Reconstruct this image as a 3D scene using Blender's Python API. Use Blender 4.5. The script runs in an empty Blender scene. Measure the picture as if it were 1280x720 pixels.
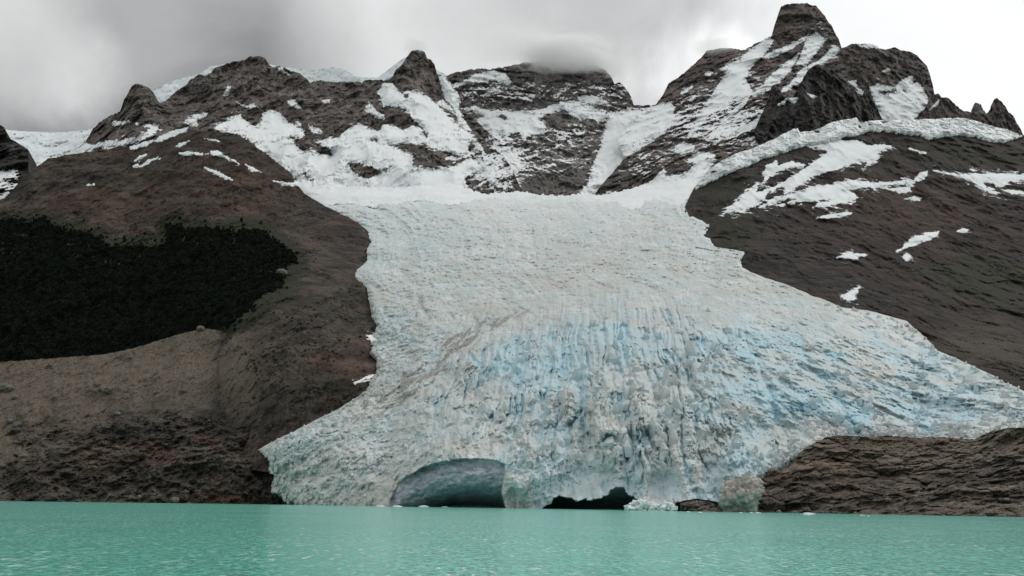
import bpy, math, random
import numpy as np
from mathutils import Matrix, Vector

rng = np.random.default_rng(7)
random.seed(7)
S = bpy.context.scene
COL = S.collection

# ------------------------------------------------------------------ camera geometry
FPX = 1045.0
CAM = np.array([0.0, 0.0, 4.0])
_th = math.atan(269.0 / FPX)
_ro = math.atan(0.0125)
_F = np.array([0, math.cos(_th), math.sin(_th)])
_U0 = np.array([0, -math.sin(_th), math.cos(_th)])
_X = np.array([1.0, 0, 0])
_R = _X * math.cos(_ro) + _U0 * math.sin(_ro)
_U = -_X * math.sin(_ro) + _U0 * math.cos(_ro)


def ray(px, py):
    a = (np.asarray(px, float) - 640) / FPX
    b = (360 - np.asarray(py, float)) / FPX
    d = _F + a[..., None] * _R + b[..., None] * _U
    return d / d[..., 1:2]


def at(px, py, Y):
    return CAM + ray(px, py) * np.asarray(Y, float)[..., None]


def z_at(px, py, Y):
    return float(at(np.float64(px), np.float64(py), np.float64(Y))[2])


# ------------------------------------------------------------------ noise
_perm = rng.permutation(256).astype(np.int64)
_perm = np.concatenate([_perm, _perm, _perm])
_g = rng.normal(size=(256, 3))
_g = (_g / np.linalg.norm(_g, axis=1)[:, None]).astype(np.float32)


def perlin(x, y, z):
    xi = np.floor(x).astype(np.int64); yi = np.floor(y).astype(np.int64); zi = np.floor(z).astype(np.int64)
    fx = (x - xi).astype(np.float32); fy = (y - yi).astype(np.float32); fz = (z - zi).astype(np.float32)
    xi &= 255; yi &= 255; zi &= 255
    u = fx * fx * fx * (fx * (fx * 6 - 15) + 10)
    v = fy * fy * fy * (fy * (fy * 6 - 15) + 10)
    w = fz * fz * fz * (fz * (fz * 6 - 15) + 10)

    def c(dx, dy, dz):
        h = _perm[_perm[_perm[(xi + dx) & 255] + ((yi + dy) & 255)] + ((zi + dz) & 255)]
        g = _g[h]
        return g[..., 0] * (fx - dx) + g[..., 1] * (fy - dy) + g[..., 2] * (fz - dz)

    def l(a, b, t): return a + (b - a) * t
    r = l(l(l(c(0, 0, 0), c(1, 0, 0), u), l(c(0, 1, 0), c(1, 1, 0), u), v),
          l(l(c(0, 0, 1), c(1, 0, 1), u), l(c(0, 1, 1), c(1, 1, 1), u), v), w)
    return r * 1.5


def fbm(P, W, octs=5, gain=0.5, s=(1, 1, 1), seed=0.0, ridged=False, lac=2.03):
    out = 0.0
    a = 1.0
    f = 1.0 / W
    for o in range(octs):
        n = perlin(P[..., 0] * f * s[0] + seed + 17.3 * o, P[..., 1] * f * s[1] + seed * 1.7 + 5.1 * o, P[..., 2] * f * s[2] - seed + 9.7 * o)
        if ridged:
            n = (np.abs(n) - 0.27) * 2.2
        out = out + a * n
        a *= gain
        f *= lac
    return out


def worley(u, v, seed=0):
    """2-D cellular noise: F1, F2 and a random number of the nearest cell."""
    ui = np.floor(u).astype(np.int64); vi = np.floor(v).astype(np.int64)
    f1 = np.full(u.shape, 9.0, np.float32); f2 = f1.copy(); idn = np.zeros(u.shape, np.float32)
    for dx in (-1, 0, 1):
        for dy in (-1, 0, 1):
            cx = ui + dx; cy = vi + dy
            h = _perm[_perm[(cx + seed) & 255] + (cy & 255)]
            h2 = _perm[h + 31]; h3 = _perm[h2 + 57]
            d = np.sqrt((cx + h / 256.0 - u) ** 2 + (cy + h2 / 256.0 - v) ** 2).astype(np.float32)
            m = d < f1
            f2 = np.where(m, f1, np.minimum(f2, d))
            idn = np.where(m, h3 / 256.0, idn)
            f1 = np.where(m, d, f1)
    return f1, f2, idn


def sst(a, b, x):
    t = np.clip((np.asarray(x, float) - a) / (b - a), 0, 1)
    return t * t * (3 - 2 * t)


def blob(px, py, cx, cy, rx, ry, ang=0.0):
    c, s_ = math.cos(math.radians(ang)), math.sin(math.radians(ang))
    dx = px - cx; dy = py - cy
    u = (dx * c + dy * s_) / rx; v = (-dx * s_ + dy * c) / ry
    return np.exp(-(u * u + v * v))


# ------------------------------------------------------------------ depth fields
class Field:
    """Smooth distance of a surface, thin plate through surveyed points."""
    def __init__(self, pts, lam=0.02):
        p = np.array(pts, float)
        self.c = p[:, :2] / 100.0
        n = len(p)
        K = self._k(self.c[:, None, :] - self.c[None, :, :]) + lam * np.eye(n)
        A = np.zeros((n + 3, n + 3))
        A[:n, :n] = K
        A[:n, n:n + 2] = self.c; A[:n, n + 2] = 1
        A[n:, :n] = A[:n, n:].T
        b = np.zeros(n + 3); b[:n] = p[:, 2]
        self.w = np.linalg.solve(A, b)

    @staticmethod
    def _k(d):
        r2 = (d ** 2).sum(-1)
        return 0.5 * r2 * np.log(r2 + 1e-9)

    def __call__(self, px, py):
        px = np.asarray(px, float) / 100; py = np.asarray(py, float) / 100
        out = self.w[-3] * px + self.w[-2] * py + self.w[-1]
        for (cx, cy), w in zip(self.c, self.w):
            r2 = (px - cx) ** 2 + (py - cy) ** 2
            out = out + w * 0.5 * r2 * np.log(r2 + 1e-9)
        return out


def poly_sd(px, py, poly):
    """Signed distance to a polygon, positive inside."""
    P = np.array(poly, float)
    d = np.full(px.shape, 1e9); ins = np.zeros(px.shape, bool)
    for i in range(len(P)):
        x0, y0 = P[i - 1]; x1, y1 = P[i]
        ex, ey = x1 - x0, y1 - y0
        L = ex * ex + ey * ey + 1e-9
        t = np.clip(((px - x0) * ex + (py - y0) * ey) / L, 0, 1)
        d = np.minimum(d, (px - x0 - t * ex) ** 2 + (py - y0 - t * ey) ** 2)
        if y0 != y1:
            ins ^= ((y0 > py) != (y1 > py)) & (px < ex * (py - y0) / ey + x0)
    d = np.sqrt(d)
    return np.where(ins, d, -d)


# ------------------------------------------------------------------ mesh helpers
def mesh_np(name, V, Q, mat=None, attrs=None, smooth=True, parent=None):
    me = bpy.data.meshes.new(name)
    V = np.ascontiguousarray(V, np.float32).reshape(-1, 3)
    Q = np.ascontiguousarray(Q, np.int32)
    k = Q.shape[1]
    me.vertices.add(len(V)); me.vertices.foreach_set("co", V.ravel())
    me.loops.add(Q.size); me.loops.foreach_set("vertex_index", Q.ravel())
    me.polygons.add(len(Q))
    me.polygons.foreach_set("loop_start", np.arange(0, Q.size, k, dtype=np.int32))
    me.polygons.foreach_set("use_smooth", np.full(len(Q), smooth, bool))
    me.update(calc_edges=True)
    for n, a in (attrs or {}).items():
        at_ = me.attributes.new(n, 'FLOAT', 'POINT')
        at_.data.foreach_set("value", np.ascontiguousarray(a, np.float32).ravel())
    if mat: me.materials.append(mat)
    o = bpy.data.objects.new(name, me)
    COL.objects.link(o)
    if parent: o.parent = parent
    return o


def grid_quads(nr, nc):
    i = np.arange(nr - 1)[:, None] * nc + np.arange(nc - 1)[None, :]
    return np.stack([i, i + 1, i + nc + 1, i + nc], -1).reshape(-1, 4)


def tag(o, label=None, cat=None, group=None, kind=None):
    if label: o["label"] = label
    if cat: o["category"] = cat
    if group: o["group"] = group
    if kind: o["kind"] = kind
    return o


def cv(ref, pts):
    x0, y0, s = ref
    return [(x0 + x / s, y0 + y / s) for x, y in pts]


rA = (0, 90, 4); rB = (200, 60, 4); rC = (440, 50, 4); rD = (680, 70, 4); rE = (800, 0, 4)
rF = (960, 0, 4); rG = (840, 120, 4); rH = (960, 140, 4); rK = (850, 240, 2.977); rL = (300, 360, 4)
r0 = (0, 220, 4)

# ------------------------------------------------------------------ materials
def mat_new(name):
    m = bpy.data.materials.new(name); m.use_nodes = True
    nt = m.node_tree
    b = nt.nodes["Principled BSDF"]
    return m, nt, b


class N:
    def __init__(self, nt): self.nt = nt
    def new(self, t, **k):
        n = self.nt.nodes.new(t)
        for a, v in k.items(): setattr(n, a, v)
        return n
    def link(self, a, b): self.nt.links.new(a, b)
    def val(self, sock, v):
        if hasattr(v, "is_linked") or isinstance(v, bpy.types.NodeSocket): self.link(v, sock)
        else: sock.default_value = v
    def math(self, op, a, b=0.0, clamp=False):
        n = self.new("ShaderNodeMath", operation=op, use_clamp=clamp)
        self.val(n.inputs[0], a); self.val(n.inputs[1], b)
        return n.outputs[0]
    def mix(self, f, a, b, blend='MIX'):
        n = self.new("ShaderNodeMix", data_type='RGBA', blend_type=blend)
        self.val(n.inputs[0], f)
        for s, v in ((n.inputs[6], a), (n.inputs[7], b)):
            if isinstance(v, tuple): s.default_value = v if len(v) == 4 else (*v, 1)
            else: self.link(v, s)
        return n.outputs[2]
    def noise(self, vec, scale, detail=4, rough=0.55, dist=0.0):
        n = self.new("ShaderNodeTexNoise")
        n.inputs["Scale"].default_value = scale; n.inputs["Detail"].default_value = detail
        n.inputs["Roughness"].default_value = rough; n.inputs["Distortion"].default_value = dist
        if vec is not None: self.link(vec, n.inputs["Vector"])
        return n.outputs[0]
    def ramp(self, f, a, b):
        n = self.new("ShaderNodeMapRange", interpolation_type='SMOOTHSTEP')
        self.val(n.inputs[0], f); self.val(n.inputs[1], a); self.val(n.inputs[2], b)
        return n.outputs[0]
    def attr(self, name):
        return self.new("ShaderNodeAttribute", attribute_name=name).outputs["Fac"]
    def pos(self, s=(1, 1, 1)):
        g = self.new("ShaderNodeNewGeometry")
        m = self.new("ShaderNodeVectorMath", operation='MULTIPLY')
        self.link(g.outputs["Position"], m.inputs[0]); m.inputs[1].default_value = s
        return m.outputs[0]
    def nz(self):
        g = self.new("ShaderNodeNewGeometry")
        s = self.new("ShaderNodeSeparateXYZ"); self.link(g.outputs["Normal"], s.inputs[0])
        return s.outputs[2]
    def bump(self, h, dist, strength=1.0):
        n = self.new("ShaderNodeBump")
        n.inputs["Distance"].default_value = dist; n.inputs["Strength"].default_value = strength
        self.link(h, n.inputs["Height"])
        return n.outputs[0]


SNOW_C = (0.80, 0.82, 0.83)


def rock_mat(name, c_dark, c_mid, c_light, rust=(0.10, 0.055, 0.04), stretch=(1, 1, 1), bump=3.0, sn_bias=0.0, rot=0.0, gain=1.0, stain=0.35, band=0.35, joint=0.045):
    m, nt, b = mat_new(name)
    n = N(nt)
    g = lambda c: tuple(v * gain for v in c)
    c_dark, c_mid, c_light, rust = g(c_dark), g(c_mid), g(c_light), g(rust)
    pu = n.pos()
    mp = n.new("ShaderNodeMapping"); n.link(pu, mp.inputs["Vector"])
    mp.inputs["Rotation"].default_value = (0, math.radians(rot), 0)
    mp2 = n.new("ShaderNodeVectorMath", operation='MULTIPLY'); n.link(mp.outputs[0], mp2.inputs[0]); mp2.inputs[1].default_value = stretch
    p = mp2.outputs[0]
    big = n.noise(p, 0.012, 5, 0.6)
    mid = n.noise(p, 0.045, 9, 0.72, 0.3)
    fine = n.noise(pu, 0.22, 6, 0.7)
    c = n.mix(n.ramp(mid, 0.40, 0.62), c_dark, c_mid)
    c = n.mix(n.math('MULTIPLY', n.ramp(fine, 0.48, 0.68), n.ramp(big, 0.3, 0.6)), c, c_light)
    rn = n.noise(pu, 0.008, 6, 0.65, 0.6)
    c = n.mix(n.math('MULTIPLY', n.ramp(rn, 0.48, 0.66), 0.6), c, rust)
    tone = n.math('ADD', 0.55, n.math('MULTIPLY', n.ramp(n.noise(p, 0.02, 7, 0.65, 0.5), 0.36, 0.64), 0.75))
    tv = n.new('ShaderNodeVectorMath', operation='SCALE'); n.link(c, tv.inputs[0]); n.link(tone, tv.inputs['Scale']); c = tv.outputs[0]
    st = n.ramp(n.noise(n.pos((1, 1, 0.10)), 0.045, 6, 0.65, 0.3), 0.50, 0.66)
    c = n.mix(n.math('MULTIPLY', st, stain), c, g((0.016, 0.015, 0.015)))
    bd = n.ramp(n.noise(n.pos((0.10, 0.10, 1)), 0.045, 6, 0.7, 0.8), 0.5, 0.66)
    c = n.mix(n.math('MULTIPLY', bd, band), c, c_light)
    wq = n.new('ShaderNodeTexNoise'); wq.inputs['Scale'].default_value = 0.05; wq.inputs['Detail'].default_value = 5
    n.link(pu, wq.inputs['Vector'])
    wv = n.new('ShaderNodeVectorMath', operation='SCALE'); n.link(wq.outputs['Color'], wv.inputs[0]); wv.inputs['Scale'].default_value = 16.0
    wa_ = n.new('ShaderNodeVectorMath', operation='ADD'); n.link(p, wa_.inputs[0]); n.link(wv.outputs[0], wa_.inputs[1])
    vo = n.new('ShaderNodeTexVoronoi', feature='DISTANCE_TO_EDGE'); vo.inputs['Scale'].default_value = joint; n.link(wa_.outputs[0], vo.inputs['Vector'])
    jt = n.math('MULTIPLY', n.math('SUBTRACT', 1.0, n.ramp(vo.outputs['Distance'], 0.0, 0.075)), n.ramp(n.noise(pu, 0.02, 3, 0.5), 0.4, 0.6))
    c = n.mix(n.math('MULTIPLY', jt, 0.6), c, g((0.014, 0.013, 0.013)))
    # scree, vegetation and red strata where the ground is like that
    c = n.mix(n.math('MULTIPLY', n.attr("tan"), n.ramp(n.noise(pu, 0.05, 8, 0.75), 0.28, 0.48)), c,
              n.mix(n.ramp(n.noise(pu, 0.5, 4, 0.7), 0.35, 0.7), (0.092, 0.075, 0.058), (0.19, 0.157, 0.122)))
    c = n.mix(n.math('MULTIPLY', n.attr("red"), n.ramp(mid, 0.38, 0.6)), c, (0.16, 0.075, 0.05))
    c = n.mix(n.ramp(n.math('ADD', n.attr("veg"), n.math('MULTIPLY', n.math('SUBTRACT', n.noise(pu, 0.035, 8, 0.72), 0.5), 1.6)), 0.35, 0.6), c,
              n.mix(fine, (0.014, 0.017, 0.011), (0.045, 0.044, 0.03)))
    # thin snow caught on ledges
    sn = n.attr("sn")
    e = n.math('ADD', n.math('MULTIPLY', n.math('SUBTRACT', n.noise(p, 0.042, 9, 0.72, 0.4), 0.5), 2.6),
               n.math('MULTIPLY', n.math('SUBTRACT', n.nz(), 0.45 + sn_bias), 0.8))
    e = n.math('ADD', e, n.math('SUBTRACT', n.math('MULTIPLY', sn, 1.1), 0.75))
    s = n.math('MULTIPLY', n.ramp(e, 0.02, 0.10), n.ramp(sn, 0.0, 0.12))
    c = n.mix(s, c, SNOW_C)
    n.link(c, b.inputs["Base Color"])
    b.inputs["Roughness"].default_value = 0.9
    b.inputs["Specular IOR Level"].default_value = 0.15
    h = n.math('SUBTRACT', n.math('ADD', n.math('MULTIPLY', mid, 1.0), n.math('MULTIPLY', fine, 0.35)), n.math('MULTIPLY', jt, 0.3))
    n.link(n.bump(h, bump, 0.8), b.inputs["Normal"])
    return m


M_ridge = rock_mat("ridge_rock", (0.034, 0.030, 0.028), (0.075, 0.066, 0.061), (0.125, 0.108, 0.10), (0.085, 0.068, 0.06), (1, 1, 0.55), 4, gain=1.95)  # gain lifted slightly, standing in for distance haze on far rock
M_wall = rock_mat("wall_rock", (0.036, 0.034, 0.034), (0.078, 0.073, 0.069), (0.12, 0.112, 0.105), (0.09, 0.078, 0.065), (1, 1, 0.7), 4, gain=1.9, stain=0.5, band=0.4)  # far wall lightened in its colour too, in place of haze
M_summit = rock_mat("summit_rock", (0.030, 0.026, 0.026), (0.068, 0.059, 0.055), (0.11, 0.095, 0.088), (0.085, 0.06, 0.052), (0.55, 1, 1.3), 4, gain=2.0, rot=-38)
M_dark = rock_mat("buttress_rock", (0.018, 0.017, 0.017), (0.036, 0.033, 0.032), (0.06, 0.055, 0.052), (0.04, 0.034, 0.03), (1, 1, 0.5), 4, gain=1.5)
M_slope = rock_mat("slope_rock", (0.018, 0.015, 0.014), (0.042, 0.035, 0.031), (0.075, 0.064, 0.056), (0.060, 0.038, 0.030), (1, 1, 1.2), 3, gain=0.88, stain=0.6, band=0.5, joint=0.035)
M_hill = rock_mat("hill_rock", (0.026, 0.022, 0.019), (0.056, 0.046, 0.039), (0.095, 0.080, 0.068), (0.085, 0.050, 0.038), (1, 1, 1.3), 3, gain=1.2, stain=0.3, band=0.45)
M_bank = rock_mat("bank_rock", (0.024, 0.021, 0.018), (0.058, 0.050, 0.042), (0.12, 0.105, 0.09), (0.07, 0.046, 0.034), (0.8, 1, 1.5), 2, gain=1.15, stain=0.25, band=0.45, joint=0.09)
M_shore = rock_mat("shore_rock", (0.024, 0.020, 0.017), (0.064, 0.053, 0.044), (0.15, 0.128, 0.105), (0.085, 0.06, 0.042), (0.7, 1, 2.2), 1.6, gain=1.75, stain=0.3, band=0.5, joint=0.11)


def snow_mat(name, col, col2, blue=0.0):
    m, nt, b = mat_new(name)
    n = N(nt); p = n.pos()
    big = n.noise(p, 0.02, 5, 0.6)
    f = n.noise(n.pos((1, 1, 2)), 0.12, 6, 0.6)
    c = n.mix(n.ramp(big, 0.35, 0.7), col, col2)
    c = n.mix(n.math('MULTIPLY', n.ramp(f, 0.55, 0.8), 0.25), c, (0.56, 0.57, 0.57))
    n.link(c, b.inputs["Base Color"])
    b.inputs["Roughness"].default_value = 0.85
    b.inputs["Specular IOR Level"].default_value = 0.2
    n.link(n.bump(n.math('ADD', n.math('MULTIPLY', f, 0.6), big), 2.0, 0.35), b.inputs["Normal"])
    return m


M_snow = snow_mat("snow", (0.80, 0.82, 0.83), (0.72, 0.75, 0.765))
M_firn = snow_mat("blue_firn", (0.74, 0.775, 0.785), (0.62, 0.68, 0.70))


def ice_mat():
    m, nt, b = mat_new("glacier_ice")
    n = N(nt); p = n.pos()
    blue, dirt_shade, snow = n.attr("blue"), n.attr("dirt_shade"), n.attr("snow")
    big = n.noise(p, 0.02, 5, 0.6); mid = n.noise(p, 0.09, 6, 0.65, 0.5); fine = n.noise(p, 0.45, 5, 0.65)
    c = n.mix(n.ramp(mid, 0.38, 0.64), (0.47, 0.495, 0.48), (0.66, 0.695, 0.685))
    c = n.mix(n.math('MULTIPLY', n.ramp(big, 0.42, 0.60), 0.75), c, (0.44, 0.52, 0.515))
    c = n.mix(n.math('MULTIPLY', n.ramp(n.noise(n.pos((1, 1, 1.5)), 0.013, 6, 0.65), 0.44, 0.62), 0.6), c, (0.485, 0.46, 0.42))
    bl = n.math('ADD', blue, n.math('MULTIPLY', n.math('SUBTRACT', mid, 0.5), n.math('MULTIPLY', n.ramp(blue, 0.0, 0.3), 0.9)), True)
    c = n.mix(bl, c, n.mix(n.ramp(fine, 0.3, 0.7), (0.27, 0.49, 0.59), (0.46, 0.65, 0.72)))
    d2 = n.math('MULTIPLY', n.ramp(n.math('ADD', dirt_shade, n.math('MULTIPLY', n.math('SUBTRACT', n.noise(p, 0.22, 6, 0.7), 0.5), 1.6)), 0.55, 0.95), 0.85)
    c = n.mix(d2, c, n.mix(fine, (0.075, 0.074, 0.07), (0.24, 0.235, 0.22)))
    grime = n.math('MULTIPLY', n.ramp(dirt_shade, 0.0, 0.6), 0.28)
    c = n.mix(grime, c, (0.42, 0.40, 0.37))
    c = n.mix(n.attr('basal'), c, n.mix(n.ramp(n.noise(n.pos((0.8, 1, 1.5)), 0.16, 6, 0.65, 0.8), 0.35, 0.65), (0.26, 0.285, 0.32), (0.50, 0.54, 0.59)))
    c = n.mix(snow, c, (0.76, 0.785, 0.79))
    n.link(c, b.inputs["Base Color"])
    b.inputs["Roughness"].default_value = 0.6
    b.inputs["Specular IOR Level"].default_value = 0.3
    h = n.math('ADD', n.math('MULTIPLY', mid, 0.8), n.math('MULTIPLY', fine, 0.5))
    n.link(n.bump(h, 1.8, 0.8), b.inputs["Normal"])
    return m


M_ice = ice_mat()


def plain_mat(name, c1, c2, scale=0.6, rough=0.8, bump=0.3, spec=0.25):
    m, nt, b = mat_new(name)
    n = N(nt); p = n.pos()
    f = n.noise(p, scale, 5, 0.6)
    n.link(n.mix(n.ramp(f, 0.3, 0.7), c1, c2), b.inputs["Base Color"])
    b.inputs["Roughness"].default_value = rough
    b.inputs["Specular IOR Level"].default_value = spec
    n.link(n.bump(f, bump), b.inputs["Normal"])
    return m


M_forest = plain_mat("dark_beech_foliage", (0.004, 0.0055, 0.0045), (0.014, 0.017, 0.012), 0.08, 1.0, 0.5, 0.0)
M_boulder = plain_mat("boulder_stone", (0.075, 0.066, 0.055), (0.20, 0.18, 0.15), 0.3, 0.9, 0.5)
M_floe = plain_mat("floe_ice", (0.62, 0.68, 0.69), (0.80, 0.82, 0.82), 0.8, 0.5, 0.2)
M_dirtyice = plain_mat("dirty_ice", (0.25, 0.22, 0.205), (0.52, 0.475, 0.44), 0.3, 0.8, 1.2)


# ------------------------------------------------------------------ terrain layers
class Layer:
    def __init__(self, pts, W=90, A=24, s=(1, 1, 1), octs=8, gain=0.56, seed=0.0, strata=None, extra=None, lam=0.02, rot=0.0, blocks=(16, 5.0), smask=None):
        self.f = Field(pts, lam)
        self.W, self.A, self.s, self.octs, self.gain, self.seed, self.strata, self.extra = W, A, s, octs, gain, seed, strata, extra
        self.c, self.sn = math.cos(math.radians(rot)), math.sin(math.radians(rot))
        self.blocks, self.smask = blocks, smask

    def Y(self, px, py, octs=None):
        px = np.asarray(px, float); py = np.asarray(py, float)
        Y0 = self.f(px, py)
        P = at(px, py, Y0)
        R = np.stack([P[..., 0] * self.c + P[..., 2] * self.sn, P[..., 1], -P[..., 0] * self.sn + P[..., 2] * self.c], -1)
        full = octs is None
        o = self.octs if full else octs
        y = Y0 + self.A * fbm(R, self.W, o, self.gain, self.s, self.seed, ridged=True)
        y = y + 0.7 * self.A * fbm(R, self.W * 2.3, min(o, 4), 0.5, self.s, self.seed + 40)
        if full or octs > 4:
            bw, ba = self.blocks
            wx = R[..., 0] * self.s[0] + 0.5 * bw * fbm(P, bw * 3, 3, 0.5, seed=self.seed + 60)
            wz = R[..., 2] * self.s[2] + 0.5 * bw * fbm(P, bw * 3, 3, 0.5, seed=self.seed + 64)
            f1, f2, idn = worley(wx / bw, wz / bw, int(self.seed))
            g1, g2, gid = worley(wx / bw * 2.7 + 5, wz / bw * 2.7, int(self.seed) + 9)
            y = y + ba * ((idn - 0.5) * 1.2 + f1 * 0.8 + (1 - sst(0, 0.12, f2 - f1)) * 0.5) + ba * 0.42 * ((gid - 0.5) * 1.3 + g1 * 0.8)
        if self.strata and (full or octs > 2):
            a, wl = self.strata
            zz = P[..., 2] + 0.10 * P[..., 0] + 0.9 * wl * fbm(P, wl * 5, 4, 0.55, seed=self.seed + 3)
            ph = zz / wl
            fl = np.floor(ph)
            t = ph - fl
            t = t + 0.25 * np.sin(fl * 12.9898)
            st = np.where(t < 0.7, t / 0.7, (1 - t) / 0.3) - 0.5
            k = np.clip(0.35 + 1.3 * fbm(P, wl * 4, 3, 0.55, seed=self.seed + 8), 0, 1.5)
            y = y + a * st * k * (self.smask(px, py) if self.smask else 1.0)
        if self.extra is not None:
            y = y + self.extra(px, py, P, o)
        return y


def ragged(x, amp, wl, seed):
    z = np.zeros_like(x)
    P = np.stack([x, z + seed * 3.3, z + seed], -1)
    return amp * (fbm(P, wl, 5, 0.62, seed=seed) + 0.5 * fbm(P, 4.0, 3, 0.6, seed=seed + 2))


def build_layer(name, L, x0, x1, step, top, bot, nrow, mat, attrs=None, rag=(1.2, 14), back=(6, 45, 40), label=None, kind='structure', cat=None):
    xs = np.arange(x0, x1 + step, step)
    tp = np.array(top, float); bp = np.array(bot, float)
    ty = np.interp(xs, tp[:, 0], tp[:, 1]) + ragged(xs, rag[0], rag[1], L.seed + 1.5)
    by = np.interp(xs, bp[:, 0], bp[:, 1])
    by = np.maximum(by, ty + 1.0)
    ys = np.arange(by.max(), ty.min() - step, -step)[:, None]
    nrow = len(ys)
    PX = np.broadcast_to(xs, (nrow, len(xs)))
    PY = np.clip(ys, ty, by)
    Y = L.Y(PX, PY)
    V = at(PX, PY, Y)
    rows = [V]
    nb, dy, dz = back
    last = V[-1]
    for k in range(1, nb + 1):
        q = last.copy()
        q[:, 1] += dy * k + 8 * perlin(xs * 0.2, xs * 0 + k, xs * 0)
        q[:, 0] += 0
        q[:, 2] -= dz * k * (0.4 + 0.15 * k)
        rows.append(q[None])
    VV = np.concatenate(rows, 0)
    nr = VV.shape[0]
    A = {"sn": 0, "tan": 0, "veg": 0, "red": 0}
    out = {}
    for k in A:
        v = attrs[k](PX, PY) if attrs and k in attrs else np.zeros(PX.shape)
        v = np.concatenate([v, np.repeat(v[-1:], nb, 0)], 0)
        out[k] = v
    # rows that were folded onto the outline carry no faces; the back slope hangs from the outline itself
    nx = len(xs)
    Q = grid_quads(nr, nx)
    pyf = np.concatenate([PY, np.full((nb, nx), -1e3)], 0).ravel()
    flat = (pyf[Q[:, 0]] == pyf[Q[:, 3]]) & (pyf[Q[:, 1]] == pyf[Q[:, 2]])
    Q = Q[~flat]
    used = np.unique(Q); remap = np.full(nr * nx, -1, np.int64); remap[used] = np.arange(len(used))
    o = mesh_np(name, VV.reshape(-1, 3)[used], remap[Q], mat, {k: v.ravel()[used] for k, v in out.items()})
    tag(o, label, cat, kind=kind)
    L.mesh = (o, np.concatenate([PX, np.repeat(PX[-1:], nb, 0)], 0).ravel()[used], np.concatenate([PY, np.repeat(PY[-1:], nb, 0)], 0).ravel()[used], out['sn'].ravel()[used].copy())
    return o


# ================================================================== GLACIER
def shoreY(px):
    return np.interp(px, [-50, 340, 490, 700, 950, 1330], [850, 850, 735, 668, 590, 462])


G_pts = [(340, 628, 845), (420, 629, 795), (490, 631, 745), (560, 632, 715), (640, 633, 695), (700, 634, 672), (800, 634, 645), (900, 628, 612),
         (560, 575, 735), (640, 578, 712), (340, 560, 865), (930, 590, 645), (960, 560, 690), (420, 580, 820),
         (400, 530, 890), (500, 540, 850), (600, 520, 815), (700, 520, 765), (800, 520, 740), (900, 520, 715), (1000, 520, 735), (1100, 520, 735), (1250, 520, 690), (1320, 500, 720), (1320, 560, 620), (1500, 515, 700), (1500, 565, 600), (1100, 560, 690),
         (470, 440, 1060), (600, 420, 1030), (750, 400, 1010), (900, 400, 985), (1000, 400, 1000), (1050, 386, 1050), (1150, 425, 970), (1150, 470, 850),
         (470, 350, 1290), (600, 340, 1310), (750, 330, 1310), (900, 330, 1280), (960, 345, 1200),
         (460, 290, 1570), (600, 280, 1570), (750, 270, 1640), (860, 260, 1640), (880, 285, 1500),
         (380, 240, 1800), (500, 235, 1840), (620, 240, 1850), (750, 242, 1890), (870, 228, 1800)]
GF = Field(G_pts, 0.01)

cave1 = [(487, 634), (490, 618), (497, 605), (508, 595), (522, 587), (538, 581), (555, 577), (573, 574.5), (592, 573.5), (609, 573.5), (622, 576), (630, 582), (632, 592), (629, 604), (628, 617), (632, 634), (632, 648), (487, 648)]
cave2 = [(677, 636), (694, 622), (706, 619), (717, 624), (734, 626), (753, 621), (763, 613), (777, 609), (785, 616), (797, 624), (796, 633), (800, 648), (677, 648)]
cave3 = [(843, 640), (846, 629), (858, 626), (872, 624), (886, 626), (902, 630), (906, 640), (906, 650), (843, 650)]


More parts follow.
